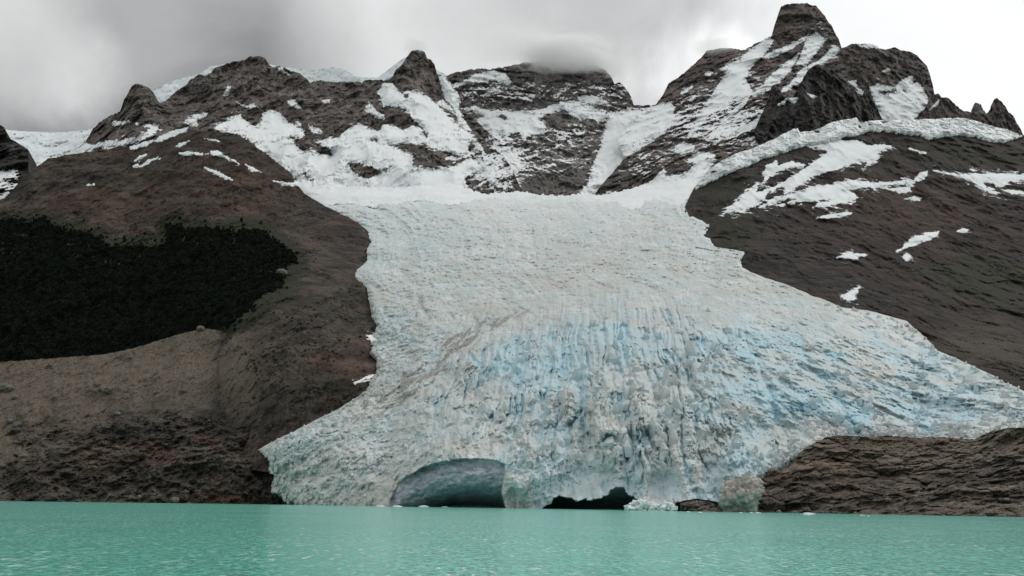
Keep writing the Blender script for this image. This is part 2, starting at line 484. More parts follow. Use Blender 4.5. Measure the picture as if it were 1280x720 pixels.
def glacier_relief(px, py, P, full=True):
    """Seracs, crevasses and folds; returns offset along the view distance and the ice attributes."""
    z = P[..., 2]; x = P[..., 0]; y = P[..., 1]
    ser = np.clip(blob(px, py, 690, 455, 120, 48, -12) * 1.3 + blob(px, py, 830, 440, 95, 55, 0) * 1.2 + blob(px, py, 780, 540, 150, 70, 0) * 1.1 + blob(px, py, 590, 500, 60, 45, 0) * 0.6, 0, 1)
    lob = np.clip(blob(px, py, 1010, 480, 130, 65, 8) * 1.1 + blob(px, py, 1170, 500, 120, 50, 10) + blob(px, py, 930, 470, 60, 60), 0, 1) * (1 - 0.5 * ser)
    lowl = np.clip(blob(px, py, 410, 580, 110, 60, -20) * 1.3 + blob(px, py, 500, 420, 50, 60), 0, 1)
    up = sst(430, 330, py) * (1 - 0.7 * ser)
    topz = sst(262, 236, py)
    wx = x + 5 * fbm(P, 30, 4, 0.55, seed=2.2)
    wz = z + 8 * fbm(P, 40, 4, 0.55, seed=6.2)
    patch = sst(-0.12, 0.28, fbm(P, 55, 3, 0.5, seed=31))
    patch2 = sst(-0.02, 0.35, fbm(P, 32, 3, 0.5, seed=36))
    # tall fins: ridges and slits drawn out up the slope
    f1, f2, idn = worley(wx / 9.5, wz / 34.0, 3)
    crack = (1 - sst(0.0, 0.16, f2 - f1)) * patch
    g1, g2, gid = worley(wx / 4.4 + 7, wz / 11.0, 9)
    crack2 = (1 - sst(0, 0.2, g2 - g1)) * patch2
    warp = 4 * fbm(P, 28, 3, 0.5, seed=27)
    Pw = P + np.stack([warp, 0 * x, 0 * x], -1)
    fa = np.arctan2(px - 735, np.maximum(py - 40, 60)) * 440; fr = np.hypot(px - 735, py - 40)
    q2 = np.stack([px, py, 0 * px], -1)
    fa = fa + 5 * fbm(q2, 40, 4, 0.55, seed=301)
    frw = fr + 16 * fbm(q2, 38, 4, 0.55, seed=305)
    A2 = np.stack([fa, frw * 0.2, 0 * px], -1)
    n1 = np.abs(fbm(A2, 17, 3, 0.5, seed=310))
    slit = (1 - sst(0.0, 0.26, n1)) * (0.15 + 0.85 * patch)
    n2 = np.abs(fbm(np.stack([fa, frw * 0.4, 0 * px + 3], -1), 8, 4, 0.6, seed=316))
    slit2 = (1 - sst(0.0, 0.14, n2)) * patch2
    tt = frw / 24.0 + 0.5 * fbm(np.stack([fa, frw * 0.1, 0 * px], -1), 22, 3, 0.5, seed=321)
    tt = tt - np.floor(tt)
    step = np.where(tt < 0.35, 0.5 - tt / 0.35, -0.5 + (tt - 0.35) / 0.65)
    crack = slit
    r_ser = 7.5 * slit + 3.2 * slit2 - 13 * np.minimum(n1, 0.55) - 5 * np.minimum(n2, 0.5) + 4.5 * step + 4.0 * fbm(P, 34, 5, 0.55, (1, 0.3, 0.8), 52.0) + 1.5 * fbm(np.stack([fa, frw * 0.6, 0 * px + 9], -1), 6, 4, 0.6, seed=330, ridged=True)
    # lumpy lobes with a few deep folds
    h1, h2, hid = worley((wx + 0.5 * wz) / 30.0 + 3, wz / 20.0, 21)
    hcr = (1 - sst(0, 0.12, h2 - h1)) * patch
    r_lob = 13 * fbm(Pw, 58, 5, 0.5, (1, 0.4, 1.0), 4.0, ridged=True) + 4.5 * fbm(Pw, 22, 6, 0.6, (1, 0.4, 0.9), 14.0, ridged=True) + (hid - 0.5) * 2.5 + hcr * 2.5 + 3.0 * slit2 + 2.5 * step
    # broken small blocks
    b1, b2, bid = worley(wx / 5.0 + 2, wz / 4.0, 33)
    r_low = (bid - 0.5) * 3.0 + (1 - sst(0, 0.2, b2 - b1)) * 1.6 * patch2 + 4.6 * fbm(P, 19, 6, 0.62, (1, 0.5, 1), 9, ridged=True)
    # upper basin: soft swells cut by cross crevasses
    sw = fbm(P, 80, 6, 0.55, (1, 0.4, 1.2), 12.0)
    cn = np.abs(fbm(np.stack([wx * 0.45 + 0.35 * wz, wz * 1.1, y * 0.5], -1), 20, 3, 0.5, seed=16))
    crv = (1 - sst(0.0, 0.07, cn)) * patch
    k1, k2, kid = worley(wx / 8.0 + 11, wz / 4.2, 40)
    r_up = sw * 9 + crv * 3.2 + ((kid - 0.5) * 2.6 + k1 * 1.2) * (0.3 + 0.7 * patch2) + 3.0 * fbm(P, 17, 6, 0.62, (0.8, 0.5, 1.1), 19.0, ridged=True)
    uu = (px - np.interp(py, GLy, GLx)) / (np.interp(py, GRy, GRx) - np.interp(py, GLy, GLx))
    ogv = py + 120 * (uu - 0.45) ** 2 * 2
    flow = fbm(np.stack([uu * 260 + 6 * fbm(q2, 60, 3, seed=340), py * 0.10, 0 * px], -1), 13, 5, 0.6, seed=341)
    ogn = fbm(np.stack([uu * 60, ogv, 0 * px], -1), 26, 5, 0.6, seed=344)
    r_up = r_up + 6.5 * flow + 6.5 * ogn
    # broad buttresses of ice fanning down to the lake, and bulging lobes to the right
    rib = np.abs(fbm(np.stack([fa + 10 * fbm(q2, 90, 3, seed=361), frw * 0.13, 0 * px + 5], -1), 62, 3, 0.5, seed=362))
    fanz = sst(395, 450, py) * sst(400, 560, px)
    r_fan = (-26 * np.minimum(rib, 0.6) + 6) * fanz
    bulge = 12 * fbm(np.stack([px, py * 1.5, 0 * px], -1), 75, 3, 0.5, seed=365) * sst(360, 430, py) * sst(-2, 26, np.interp(px, [900, 935, 945, 1000, 1040, 1220, 1260, 1500], [640, 606, 590, 562, 543, 547, 534, 530]) - py) * sst(640, 590, py)
    gen = 1.3 * fbm(P, 9, 5, 0.62, (1, 0.4, 0.7), 18, ridged=True)
    rest = np.clip(1 - ser - lob - lowl - up, 0.0, 1)
    off = r_ser * ser + r_lob * lob + r_low * lowl + r_up * up * (1 - 0.5 * topz) + (0.5 * r_low + 0.35 * r_ser) * rest + gen + r_fan + bulge
    # cave mouths at the water
    c1 = poly_sd(px, py, cave1) + 1.5 * fbm(P, 12, 5, 0.6, seed=70)
    c2 = poly_sd(px, py, cave2) - 1.0 + 2.8 * fbm(P, 9, 5, 0.65, seed=71)
    c3 = poly_sd(px, py, cave3) + 0.8 * fbm(P, 9, 3, 0.6, seed=72)
    fr1 = np.clip((py - np.interp(px, [487, 505, 536, 566, 600, 632], [634, 597, 584, 574, 574, 576])) / 58.0, 0, 1)
    m1 = sst(-0.8, 1.2, c1)
    folds = 6 * fbm(P * np.array([0.7, 1, 1.6]), 20, 6, 0.58, seed=73)
    off = off * (1 - m1) + m1 * (5 + 14 * fr1 + 80 * fr1 ** 4 + folds * 0.9)
    m2 = sst(-0.8, 1.0, c2); m3 = sst(-0.8, 1.0, c3)
    fr2 = np.clip((py - 608) / 28.0, 0, 1)
    off = off * (1 - m2) + m2 * (18 + 80 * fr2)
    off = off * (1 - m3) + m3 * (10 + 30 * np.clip((py - 622) / 18.0, 0, 1))
    shf = np.interp(px, [930, 945, 1000, 1040, 1220, 1260, 1500], [612, 594, 566, 546, 550, 536, 533])
    off = off + 16 * sst(-2, 12, py - shf) * sst(930, 945, px)
    # overhanging concave faces above the second cave
    con = blob(px, py, 745, 600, 55, 24, -8) + 0.9 * blob(px, py, 835, 606, 24, 22)
    off = off * (1 - 0.55 * np.clip(con, 0, 1)) + 14 * con * (1 - m2)
    if not full:
        return off
    nb = fbm(P, 40, 4, 0.55, seed=50)
    blue = ser * (0.14 + 0.75 * np.clip(0.9 * slit + 0.5 * slit2, 0, 1)) + 0.45 * fanz * (1 - sst(0.0, 0.16, rib)) + 0.22 * fanz * np.clip(slit + slit2, 0, 1) + lob * (0.36 + 0.3 * hcr + 0.4 * nb)
    blue = blue + 0.75 * blob(px, py, 700, 440, 110, 30, -12) + 0.35 * blob(px, py, 935, 450, 40, 45) + 0.55 * con + 0.25 * m1
    blue = blue + 0.30 * blob(px, py, 500, 400, 28, 40) + 0.22 * blob(px, py, 400, 555, 50, 30) + 0.25 * blob(px, py, 1130, 500, 130, 35, 8)
    blue = blue + 0.18 * blob(px, py, 480, 290, 90, 45) + 0.5 * blob(px, py, 930, 565, 35, 35) + 0.12 * up * (0.5 + nb)
    blue = np.clip(blue * (0.75 + 0.6 * nb), 0, 0.95)
    # debris: diagonal medial streak left, grey speckle in the middle, muddy margins
    t = (px - 540) * 0.78 - (py - 465) * -0.62
    s2 = (px - 545) * 0.60 + (py - 455) * 0.80
    streakn = fbm(np.stack([(px - py * 0.1) * 0.79 - (py) * 0.61, (px * 0.61 + py * 0.79) * 4.0, px * 0], -1), 26, 5, 0.65, seed=80)
    dirt_shade = np.clip(blob(px, py, 545, 458, 74, 15, -38) * 1.3 + blob(px, py, 590, 418, 60, 7, -22) * 0.8 + blob(px, py, 470, 500, 70, 20, -35) * 0.55, 0, 1) * np.clip(0.35 + 1.7 * streakn, 0, 1.2)
    sp = fbm(P, 30, 4, 0.6, seed=90)
    mz = sst(262, 320, py) * sst(560, 470, py)
    dirt_shade = dirt_shade + mz * (0.55 * np.clip(flow * 1.4 + 0.05, 0, 0.8) * (0.35 + 0.9 * blob(uu, py / 400.0, 0.22, 1.0, 0.28, 0.5)) + 0.30 * np.clip(ogn, 0, 1) * sst(470, 380, py))
    dirt_shade = dirt_shade + 0.34 * blob(px, py, 790, 550, 130, 70) + 0.22 * blob(px, py, 410, 580, 90, 50) + 0.30 * blob(px, py, 640, 380, 230, 60, -8) * (0.7 + 0.5 * sp)
    dirt_shade = dirt_shade + 0.5 * blob(px, py, 1090, 485, 45, 14) * (0.5 + sp) + 0.5 * blob(px, py, 905, 545, 14, 30, 30)
    eL = px - np.interp(py, GLy, GLx)
    eR = np.interp(py, GRy, GRx) - px
    dirt_shade = dirt_shade + 0.55 * sst(10, 0, eL) * sst(300, 380, py) + 0.55 * sst(14, 0, eR) * sst(330, 380, py)
    shelf = np.interp(px, [930, 945, 1000, 1040, 1220, 1260, 1330], [610, 592, 565, 545, 548, 535, 534])
    dirt_shade = dirt_shade + 0.5 * sst(14, 0, shelf - py) * sst(940, 1000, px)
    wl = np.interp(px, [340, 1280], [630, 645])
    dirt_shade = dirt_shade + 0.5 * sst(16, 0, wl - py) * (1 - m1)
    dirt_shade = np.clip(np.maximum(dirt_shade, m2 * 1.2), 0, 1.5)
    dirt_shade = np.clip(np.maximum(dirt_shade, m3 * 1.2) + m1 * 0.3 * sst(0.5, 0.9, fr1 + 0.2 * nb), 0, 1.5)  # shade of the caves put into the colour, stronger deep in the big one
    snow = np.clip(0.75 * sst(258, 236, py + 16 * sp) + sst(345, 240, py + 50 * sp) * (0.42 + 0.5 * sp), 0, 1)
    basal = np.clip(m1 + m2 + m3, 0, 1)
    return off, blue, dirt_shade, snow, basal


GLy = np.array([215, 226, 240, 254, 267, 280, 294, 302, 310, 325, 337, 347, 360, 380, 397, 407, 420, 430, 442, 450, 467, 477, 482, 495, 510, 522, 542, 550, 562, 575, 587, 595, 615, 622, 634, 650], float)
GLx = np.array([345, 352, 362, 396, 422, 447, 461, 463, 459, 459, 446, 443, 458, 463, 465, 472, 466, 464, 462, 471, 470, 462, 462, 449, 425, 400, 362, 345, 322, 337, 335, 344, 335, 350, 372, 372], float)
GRy = np.array([215, 225, 250, 267, 272, 280, 292, 309, 314, 334, 349, 363, 384, 388, 401, 425, 438, 455, 475, 492, 505, 515, 525, 650], float)
GRx = np.array([885, 876, 861, 862, 869, 888, 882, 894, 930, 925, 961, 1001, 1051, 1085, 1132, 1162, 1172, 1213, 1250, 1286, 1330, 1400, 1490, 1490], float)


def build_seracs(parent, lx, rx, ys):
    """upright blades and broken blocks of ice, far too many to count"""
    n0 = 60000
    px = rng.uniform(325, 1330, n0); py = rng.uniform(380, 640, n0)
    ser = np.clip(blob(px, py, 690, 455, 115, 42, -12) * 1.2 + blob(px, py, 830, 440, 85, 50, 0) * 1.1 + blob(px, py, 790, 540, 130, 75, 0) * 1.0 + blob(px, py, 590, 500, 50, 40, 0) * 0.5, 0, 1)
    lob = np.clip(blob(px, py, 1010, 480, 120, 55, 8) + blob(px, py, 1180, 505, 120, 40, 10), 0, 1)
    low = np.clip(blob(px, py, 405, 585, 80, 45, -20) * 1.2 + blob(px, py, 500, 415, 25, 50) * 0.6, 0, 1)
    eL = px - np.interp(py, ys, lx); eR = np.interp(py, ys, rx) - px
    shelf = np.interp(px, [930, 945, 1000, 1040, 1220, 1260, 1330], [640, 592, 565, 545, 548, 535, 534])
    rim = np.clip(np.exp(-eL / 14.0) * (py > 400) + 0.6 * np.exp(-eR / 12.0) * (py > 330) + 0.8 * np.exp(-np.abs(shelf - py) / 10.0) * (px > 940), 0, 1)
    q = np.stack([px, py, 0 * px], -1)
    clump = sst(-0.25, 0.35, fbm(q, 45, 4, 0.55, seed=201))
    dens = np.clip(0.022 * ser * clump + 0.025 * lob * clump + 0.13 * low + 0.38 * rim + 0.02 * sst(430, 520, py) * clump, 0, 1)
    away = np.maximum.reduce([poly_sd(px, py, c_) for c_ in (cave1, cave2, cave3)])
    con = blob(px, py, 745, 600, 55, 24, -8) + 0.9 * blob(px, py, 835, 606, 24, 22)
    ok = (rng.random(n0) < dens * 0.75) & (eL > 1.5) & (eR > 1.5) & (away < -4) & (py < shelf + 4) & (con < 0.4)
    px, py, ser, lob, low, rim = (a[ok] for a in (px, py, ser, lob, low, rim))
    P0 = at(px, py, GF(px, py))
    off, blue, dirt_shade, snow, basal = glacier_relief(px, py, P0)
    P = at(px, py, GF(px, py) + off)
    n = len(px)
    u = rng.random(n)
    w = 1.6 + 1.6 * u + ser * (0.9 + 2.0 * rng.random(n)) + lob * 2.5 * rng.random(n)
    h = 3.0 + 3.0 * rng.random(n) + ser * (2 + 11 * rng.random(n) ** 2.5) * sst(640, 560, py) + 4 * lob * rng.random(n)
    small = np.maximum(low, rim); k_ = 1 - 0.45 * small * (1 - ser)
    w = w * k_; h = h * k_
    K = 6
    ang = (np.arange(K) / K * 2 * math.pi)[None, :] + rng.uniform(0, 6.28, (n, 1)) + rng.uniform(-0.3, 0.3, (n, K))
    rad = rng.uniform(0.65, 1.2, (n, K))
    cx_ = np.cos(ang) * rad; cy_ = np.sin(ang) * rad
    taper = rng.uniform(0.15, 0.75, (n, 1))
    lean = np.stack([rng.normal(0, 0.16, n), rng.normal(-0.22, 0.16, n), np.ones(n)], -1)
    def ring(hh, tp, jit):
        z = hh[:, None] * np.ones(K) + jit
        X = cx_ * w[:, None] * tp; Yy = cy_ * w[:, None] * 1.25 * tp
        return np.stack([X + lean[:, :1] * z, Yy + lean[:, 1:2] * z, z], -1)
    r0_ = ring(-0.75 * h, 1.15, 0.0)
    rm = ring(0.12 * h, 1.0 + rng.normal(0, 0.12, (n, K)), rng.normal(0, 0.06, (n, K)) * h[:, None])
    slope = (np.cos(ang) * rng.normal(0, 1, (n, 1)) + np.sin(ang) * rng.normal(0.5, 1, (n, 1))) * 0.14
    r1 = ring(0.52 * h, taper, (slope + rng.normal(0, 0.06, (n, K))) * h[:, None])
    top = (r1.mean(1) + lean * (0.06 * h)[:, None])[:, None, :]
    V = np.concatenate([r0_, rm, r1, top], 1) + P[:, None, :]
    f = []
    for b_ in (0, K):
        for i in range(K):
            a, c_ = b_ + i, b_ + (i + 1) % K
            f += [(a, c_, c_ + K), (a, c_ + K, a + K)]
    for i in range(K): f.append((2 * K + i, 2 * K + (i + 1) % K, 3 * K))
    F = np.array(f)[None] + (np.arange(n) * (3 * K + 1))[:, None, None]
    bl = np.concatenate([np.repeat((blue * 1.1 + 0.20 * ser + 0.05)[:, None], K, 1), np.repeat((blue * 0.9 + 0.10 * ser)[:, None], K, 1), np.repeat((blue * 0.45)[:, None], K + 1, 1)], 1)
    di = np.repeat(np.clip(dirt_shade * 0.8 + 0.25 * (rng.random(n) < 0.08), 0, 1)[:, None], 3 * K + 1, 1)
    z = np.zeros(bl.shape)
    wh = np.concatenate([np.zeros((n, K)), np.repeat((0.10 + 0.10 * rng.random(n))[:, None], K, 1), np.repeat((0.15 + 0.25 * rng.random(n))[:, None], K + 1, 1)], 1)
    so_ = mesh_np("serac_field", V.reshape(-1, 3), F.reshape(-1, 3), M_ice, {"blue": np.clip(bl, 0, 0.95), "dirt_shade": di, "snow": wh, "basal": z}, smooth=False, parent=parent)
    so_["kind"] = "stuff"
    so_["label"] = "jumble of upright blue white seracs and broken ice blocks"


def build_glacier():
    st = 0.78
    ys = np.arange(214, 645.5, st)
    lx = np.interp(ys, GLy, GLx) + ragged(ys, 1.6, 12, 3.0) * sst(225, 260, ys)
    rx = np.interp(ys, GRy, GRx) + ragged(ys, 2.8, 12, 5.0)
    xs = np.arange(315, 1491, st)
    PX = np.clip(xs[None, :], lx[:, None], rx[:, None])
    tx = [(315, 215), (340, 215), (362, 238), (400, 241), (450, 240), (520, 241), (560, 238), (580, 236), (600, 240), (625, 241), (650, 240), (690, 243), (730, 243), (755, 245), (775, 243), (795, 238), (815, 236), (850, 236), (872, 230), (885, 222), (1340, 215)]
    ty = np.interp(PX, [a for a, b in tx], [b for a, b in tx]) + ragged(PX.ravel(), 3.5, 60, 8.0).reshape(PX.shape)
    PY = np.maximum(np.broadcast_to(ys[:, None], PX.shape), ty)
    Y0 = GF(PX, PY)
    P = at(PX, PY, Y0)
    off, blue, dirt_shade, snow, basal = glacier_relief(PX, PY, P)
    # margins thin out and roll away from the viewer
    eL = PX - lx[:, None]; eR = rx[:, None] - PX
    Y = Y0 + off * (0.25 + 0.75 * sst(0, 14, PY - ty)) + 10 * np.exp(-eL / 4.0) + 10 * np.exp(-eR / 4.0) + 16 * np.exp(-(PY - ty) / 9.0)
    V = at(PX, PY, Y)
    nr, nc = PX.shape
    # a skirt behind the margins gives the ice its thickness
    ql = V[:, :1] + np.array([6, 45, -14]); qr = V[:, -1:] + np.array([-6, 45, -14])
    V = np.concatenate([ql, V, qr], 1)
    V = np.concatenate([V[:1] + np.array([0, 70, -6.0]), V], 0)
    e = lambda a: np.concatenate([a[:, :1], a, a[:, -1:]], 1)
    e2 = lambda a: np.concatenate([e(a)[:1], e(a)], 0)
    Q = grid_quads(nr + 1, nc + 2)[:, ::-1]
    X_ = e2(PX).ravel(); Y_ = e2(PY).ravel().copy()
    X_ = X_.reshape(nr + 1, nc + 2); X_[:, 0] -= 1; X_[:, -1] += 1; X_ = X_.ravel()
    Y_ = Y_.reshape(nr + 1, nc + 2); Y_[0] -= 1; Y_ = Y_.ravel()
    wide = X_[Q].max(1) - X_[Q].min(1) > 1e-6
    tall = Y_[Q].max(1) - Y_[Q].min(1) > 1e-6
    Q = Q[wide & tall]
    at_all = {k: e2(a).ravel() for k, a in (("blue", blue), ("dirt_shade", dirt_shade), ("snow", snow), ("basal", basal))}
    VV = V.reshape(-1, 3)

    def piece(name, q, parent=None):
        used = np.unique(q); remap = np.full(len(VV), -1, np.int64); remap[used] = np.arange(len(used))
        return mesh_np(name, VV[used], remap[q], M_ice, {k: a[used] for k, a in at_all.items()}, parent=parent)
    bq = at_all["basal"][Q].min(1) > 0.5
    xq = X_[Q].mean(1); yq = Y_[Q].mean(1)
    t_ = poly_sd(xq, yq, [(478, 512), (505, 478), (548, 446), (585, 420), (640, 405), (645, 414), (600, 432), (570, 452), (530, 490), (490, 520)]) > 0
    o = piece("glacier", Q[~bq & ~t_])
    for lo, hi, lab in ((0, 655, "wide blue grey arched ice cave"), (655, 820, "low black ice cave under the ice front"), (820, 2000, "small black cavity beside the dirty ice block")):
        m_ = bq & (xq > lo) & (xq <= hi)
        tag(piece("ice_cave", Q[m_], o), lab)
    tag(piece("debris_band", Q[t_], o), "streak of grey rock debris on the ice")
    build_seracs(o, lx, rx, ys)
    tag(o, "huge pale blue crevassed glacier pouring down between dark slopes to the turquoise lake", "glacier")
    return o


def glacierY(px, py):
    px = np.asarray(px, float); py = np.asarray(py, float)
    return GF(px, py)


build_glacier()


# ================================================================== ROCK LAYERS
def gl(pts, off):
    return [(x, y, float(glacierY(x, y)) + off) for x, y in pts]


# ice cap behind the left ridge
L_cap = Layer([(100, 160, 2650), (250, 95, 2900), (400, 85, 2950), (560, 95, 2900), (100, 220, 2450), (300, 220, 2600), (560, 220, 2600)], 120, 10, octs=5, seed=11)
build_layer("icefield", L_cap, 130, 575, 1.5, [(130, 150), (150, 140), (185, 113), (197, 110), (215, 101), (249, 92), (262, 83), (290, 79), (325, 78), (345, 82), (373, 86), (385, 88), (396, 87), (413, 84), (428, 86), (445, 95), (459, 97), (472, 97), (484, 88), (494, 80), (505, 72), (514, 70), (548, 88), (556, 93), (575, 110)],
            [(130, 200), (575, 190)], 70, M_firn, rag=(0.5, 20), label="smooth pale ice cap showing above the rocky ridge line below the grey cloud", kind=None, cat="icefield")

# distant snow pass, far left
L_pass = Layer([(0, 162, 2700), (60, 166, 2700), (130, 160, 2650), (0, 230, 2100), (60, 230, 2050), (130, 215, 2150)], 130, 22, octs=6, seed=13)
build_layer("snow_pass", L_pass, -60, 135, 1.2, [(-60, 165), (7, 162), (34, 164.5), (84, 165), (105, 162), (121, 160), (135, 158)], [(-60, 250), (135, 215)], 90, M_firn,
            rag=(0.4, 20), label="bright snow saddle dipping between the dark cliff edge and the domed peak", kind=None, cat="snow saddle")

L_edge = Layer([(-60, 150, 2000), (10, 160, 1950), (36, 188, 1900), (-60, 260, 1750), (30, 250, 1720), (-320, 110, 2050), (-320, 260, 1760)], 90, 24, (1, 1, 1.5), 7, seed=15)
build_layer("crag", L_edge, -320, 40, 1.0, [(-320, 96), (-240, 118), (-150, 104), (-60, 130), (-20, 148), (0, 157), (5, 159), (9, 166), (8, 170), (18, 176), (28, 182), (36, 187), (33, 193), (30, 200), (22, 207), (20, 210), (32, 218), (40, 222)],
            [(-320, 262), (40, 262)], 110, M_dark, {"sn": lambda x, y: 0.9 * sst(205, 215, y) * sst(30, 15, x), "veg": lambda x, y: 0.6 * sst(208, 225, y)}, label="dark broken crag dusted with snow beside the bright saddle", cat="crag")

# left ridge with domed tower and horn
L_ridge = Layer([(60, 200, 1950), (130, 145, 2050), (178, 106, 2000), (178, 160, 1900), (160, 190, 1800), (215, 120, 2150), (322, 70, 2300), (400, 100, 2300), (470, 97, 2350), (522, 62, 2400), (548, 100, 2420), (575, 135, 2380),
                 (250, 165, 1950), (322, 140, 2120), (420, 150, 2120), (520, 120, 2250), (560, 165, 2180), (600, 180, 2150),
                 (300, 200, 1850), (370, 230, 1830), (450, 215, 1900), (540, 200, 1980), (450, 250, 1850), (560, 240, 1880), (640, 240, 1880), (620, 200, 2040), (655, 255, 1870), (300, 260, 1750), (60, 260, 1750)],
                80, 26, (1, 0.3, 0.5), 8, 0.57, seed=21, rot=-12, blocks=(19, 8.5))
ridge_top = [(60, 204), (77, 196), (100, 186), (106, 179), (119, 158), (128, 150), (138, 144), (150, 139), (152, 133), (155, 123), (160, 115), (164, 108), (170, 105), (178, 105), (186, 109), (192, 116), (196, 124), (200, 128), (207, 126), (213, 120), (222, 113), (232, 107), (240, 99), (249, 94), (258, 94), (264, 90), (270, 84), (284, 80), (296, 77), (305, 75), (312, 71), (322, 70), (330, 71), (336, 80), (341, 85), (348, 83), (356, 85), (366, 89), (375, 91), (383, 98), (388, 104), (392, 101), (403, 100), (414, 102), (425, 103), (440, 102), (452, 103), (458, 99), (470, 101), (484, 100), (490, 96), (494, 88), (501, 82), (505, 76), (511, 69), (515, 64), (522, 62), (531, 65), (534, 73), (538, 74), (543, 80), (546, 92), (552, 94), (558, 99), (564, 107), (570, 115), (574, 122), (575, 135), (579, 146), (588, 160), (597, 166), (607, 176), (619, 186), (630, 197), (640, 212), (648, 228), (656, 242)]


def ridge_sn(x, y):
    return 0.75 * blob(x, y, 620, 215, 35, 40) + 0.35 * blob(x, y, 480, 100, 30, 12) + 0.4 * blob(x, y, 570, 200, 40, 30) + 0.22 * blob(x, y, 330, 130, 120, 40)


build_layer("mountain_ridge", L_ridge, 60, 656, 0.9, ridge_top, [(60, 262), (656, 262)], 210, M_ridge, {"sn": ridge_sn}, rag=(1.5, 9),
            label="jagged grey brown ridge with a domed tower and a pointed horn under low cloud", cat="mountain ridge")

# central wall
L_wall = Layer([(540, 100, 2750), (600, 86, 2800), (680, 77, 2850), (760, 91, 2800), (791, 129, 2650), (830, 130, 2600), (560, 140, 2550), (680, 135, 2600), (790, 160, 2450),
                (600, 180, 2350), (680, 180, 2330), (745, 180, 2350), (800, 180, 2300), (640, 230, 1980), (720, 230, 2010), (770, 225, 2050), (680, 262, 1900), (540, 262, 1900), (850, 262, 1950)],
               75, 24, (1, 0.3, 0.6), 8, 0.58, seed=31, blocks=(17, 7.5), strata=(20, 40), smask=lambda x, y: 0.15 + sst(160, 135, y))


def wall_sn(x, y):
    s = 0.42 * blob(x, y, 690, 200, 85, 42) + 0.68 * blob(x, y, 625, 205, 30, 45)
    s = s + 0.52 * sst(140, 120, y) * sst(92, 112, y) + 0.25 * sst(120, 80, y)
    s = s + 0.45 * blob(x, y, 720, 165, 40, 12)
    return np.clip(s, 0, 0.85) * (1 - 0.75 * blob(x, y, 705, 235, 60, 14))


build_layer("mountain_wall", L_wall, 540, 862, 0.9, [(540, 98), (556, 95), (569, 91), (590, 86), (613, 86), (633, 83), (660, 78), (680, 76), (710, 78), (744, 81), (757, 88), (764, 96), (768, 105), (774, 103), (781, 108), (786, 115), (790, 124), (792, 131), (803, 132), (815, 132), (825, 130), (862, 140)],
            [(540, 262), (862, 262)], 210, M_wall, {"sn": wall_sn}, rag=(1.5, 9), label="banded grey cliff wall speckled with snow at the head of the glacier", cat="cliff wall")

# high massif right of centre
L_sum = Layer([(745, 245, 1930), (790, 190, 2150), (818, 135, 2400), (860, 88, 2550), (914, 60, 2650), (960, 47, 2700), (1000, 5, 2780), (1028, 13, 2800), (1050, 58, 2720), (1100, 90, 2650),
               (985, 50, 2680), (900, 120, 2380), (960, 110, 2350), (850, 170, 2150), (900, 190, 2000), (960, 170, 2080), (1020, 120, 2400), (830, 230, 1900), (880, 225, 1850), (800, 255, 1880), (1000, 190, 2050), (1100, 190, 2200), (900, 255, 1780)],
              80, 26, (0.45, 0.3, 1.15), 8, 0.58, seed=41, rot=40, blocks=(19, 8.5))


def sum_sn(x, y):
    s = 0.60 * blob(x, y, 870, 150, 60, 50) + 0.4 * blob(x, y, 930, 100, 40, 50) + 0.5 * blob(x, y, 940, 160, 50, 25) + 0.45 * blob(x, y, 1020, 30, 28, 26)
    s = s + 0.45 * blob(x, y, 800, 205, 40, 30)
    return np.clip(s, 0, 0.8) * (1 - 0.6 * blob(x, y, 985, 38, 14, 22))


build_layer("summit_massif", L_sum, 738, 1066, 0.9, [(738, 252), (742, 244), (752, 232), (765, 217), (776, 203), (787, 192), (798, 178), (808, 160), (814, 142), (817, 134), (824, 125), (829, 119), (833, 110), (836, 104), (846, 98), (854, 92), (862, 86), (870, 78), (878, 70), (884, 63), (900, 60), (914, 60), (929, 62), (936, 58), (948, 53), (960, 48), (965, 44), (968, 32), (972, 20), (976, 9), (984, 5), (1000, 3.5), (1012, 5), (1022, 9), (1028, 15), (1034, 25), (1040, 33), (1043, 40), (1048, 48), (1052, 58), (1055, 72), (1060, 100), (1066, 150)],
            [(738, 262), (862, 262), (890, 250), (960, 215), (1066, 195)], 230, M_summit, {"sn": sum_sn}, rag=(1.5, 9), label="tallest massif capped by a blunt dark tower streaked with steep snow gullies", cat="mountain massif")

# flat topped mesa behind the buttress
L_mesa = Layer([(1030, 75, 2640), (1060, 55, 2680), (1120, 60, 2700), (1167, 110, 2660), (1030, 170, 2450), (1100, 120, 2560), (1160, 160, 2450), (1190, 170, 2450)], 60, 17, (1, 0.4, 0.8), 8, 0.58, seed=51, strata=(8, 34))
build_layer("mesa_peak", L_mesa, 1020, 1186, 0.9, [(1020, 92), (1036, 76), (1048, 66), (1053, 60), (1065, 55), (1080, 55), (1093, 58), (1099, 60), (1108, 61), (1119, 59), (1124, 62), (1138, 65), (1146, 69), (1152, 76), (1159, 83), (1162, 92), (1166, 106), (1168, 117), (1172, 128), (1186, 150)],
            [(1020, 180), (1186, 180)], 120, M_ridge, {"sn": lambda x, y: 0.35 * blob(x, y, 1090, 100, 60, 15)}, label="rounded flat topped brown rock peak holding a snow bowl beneath its rim", cat="peak")

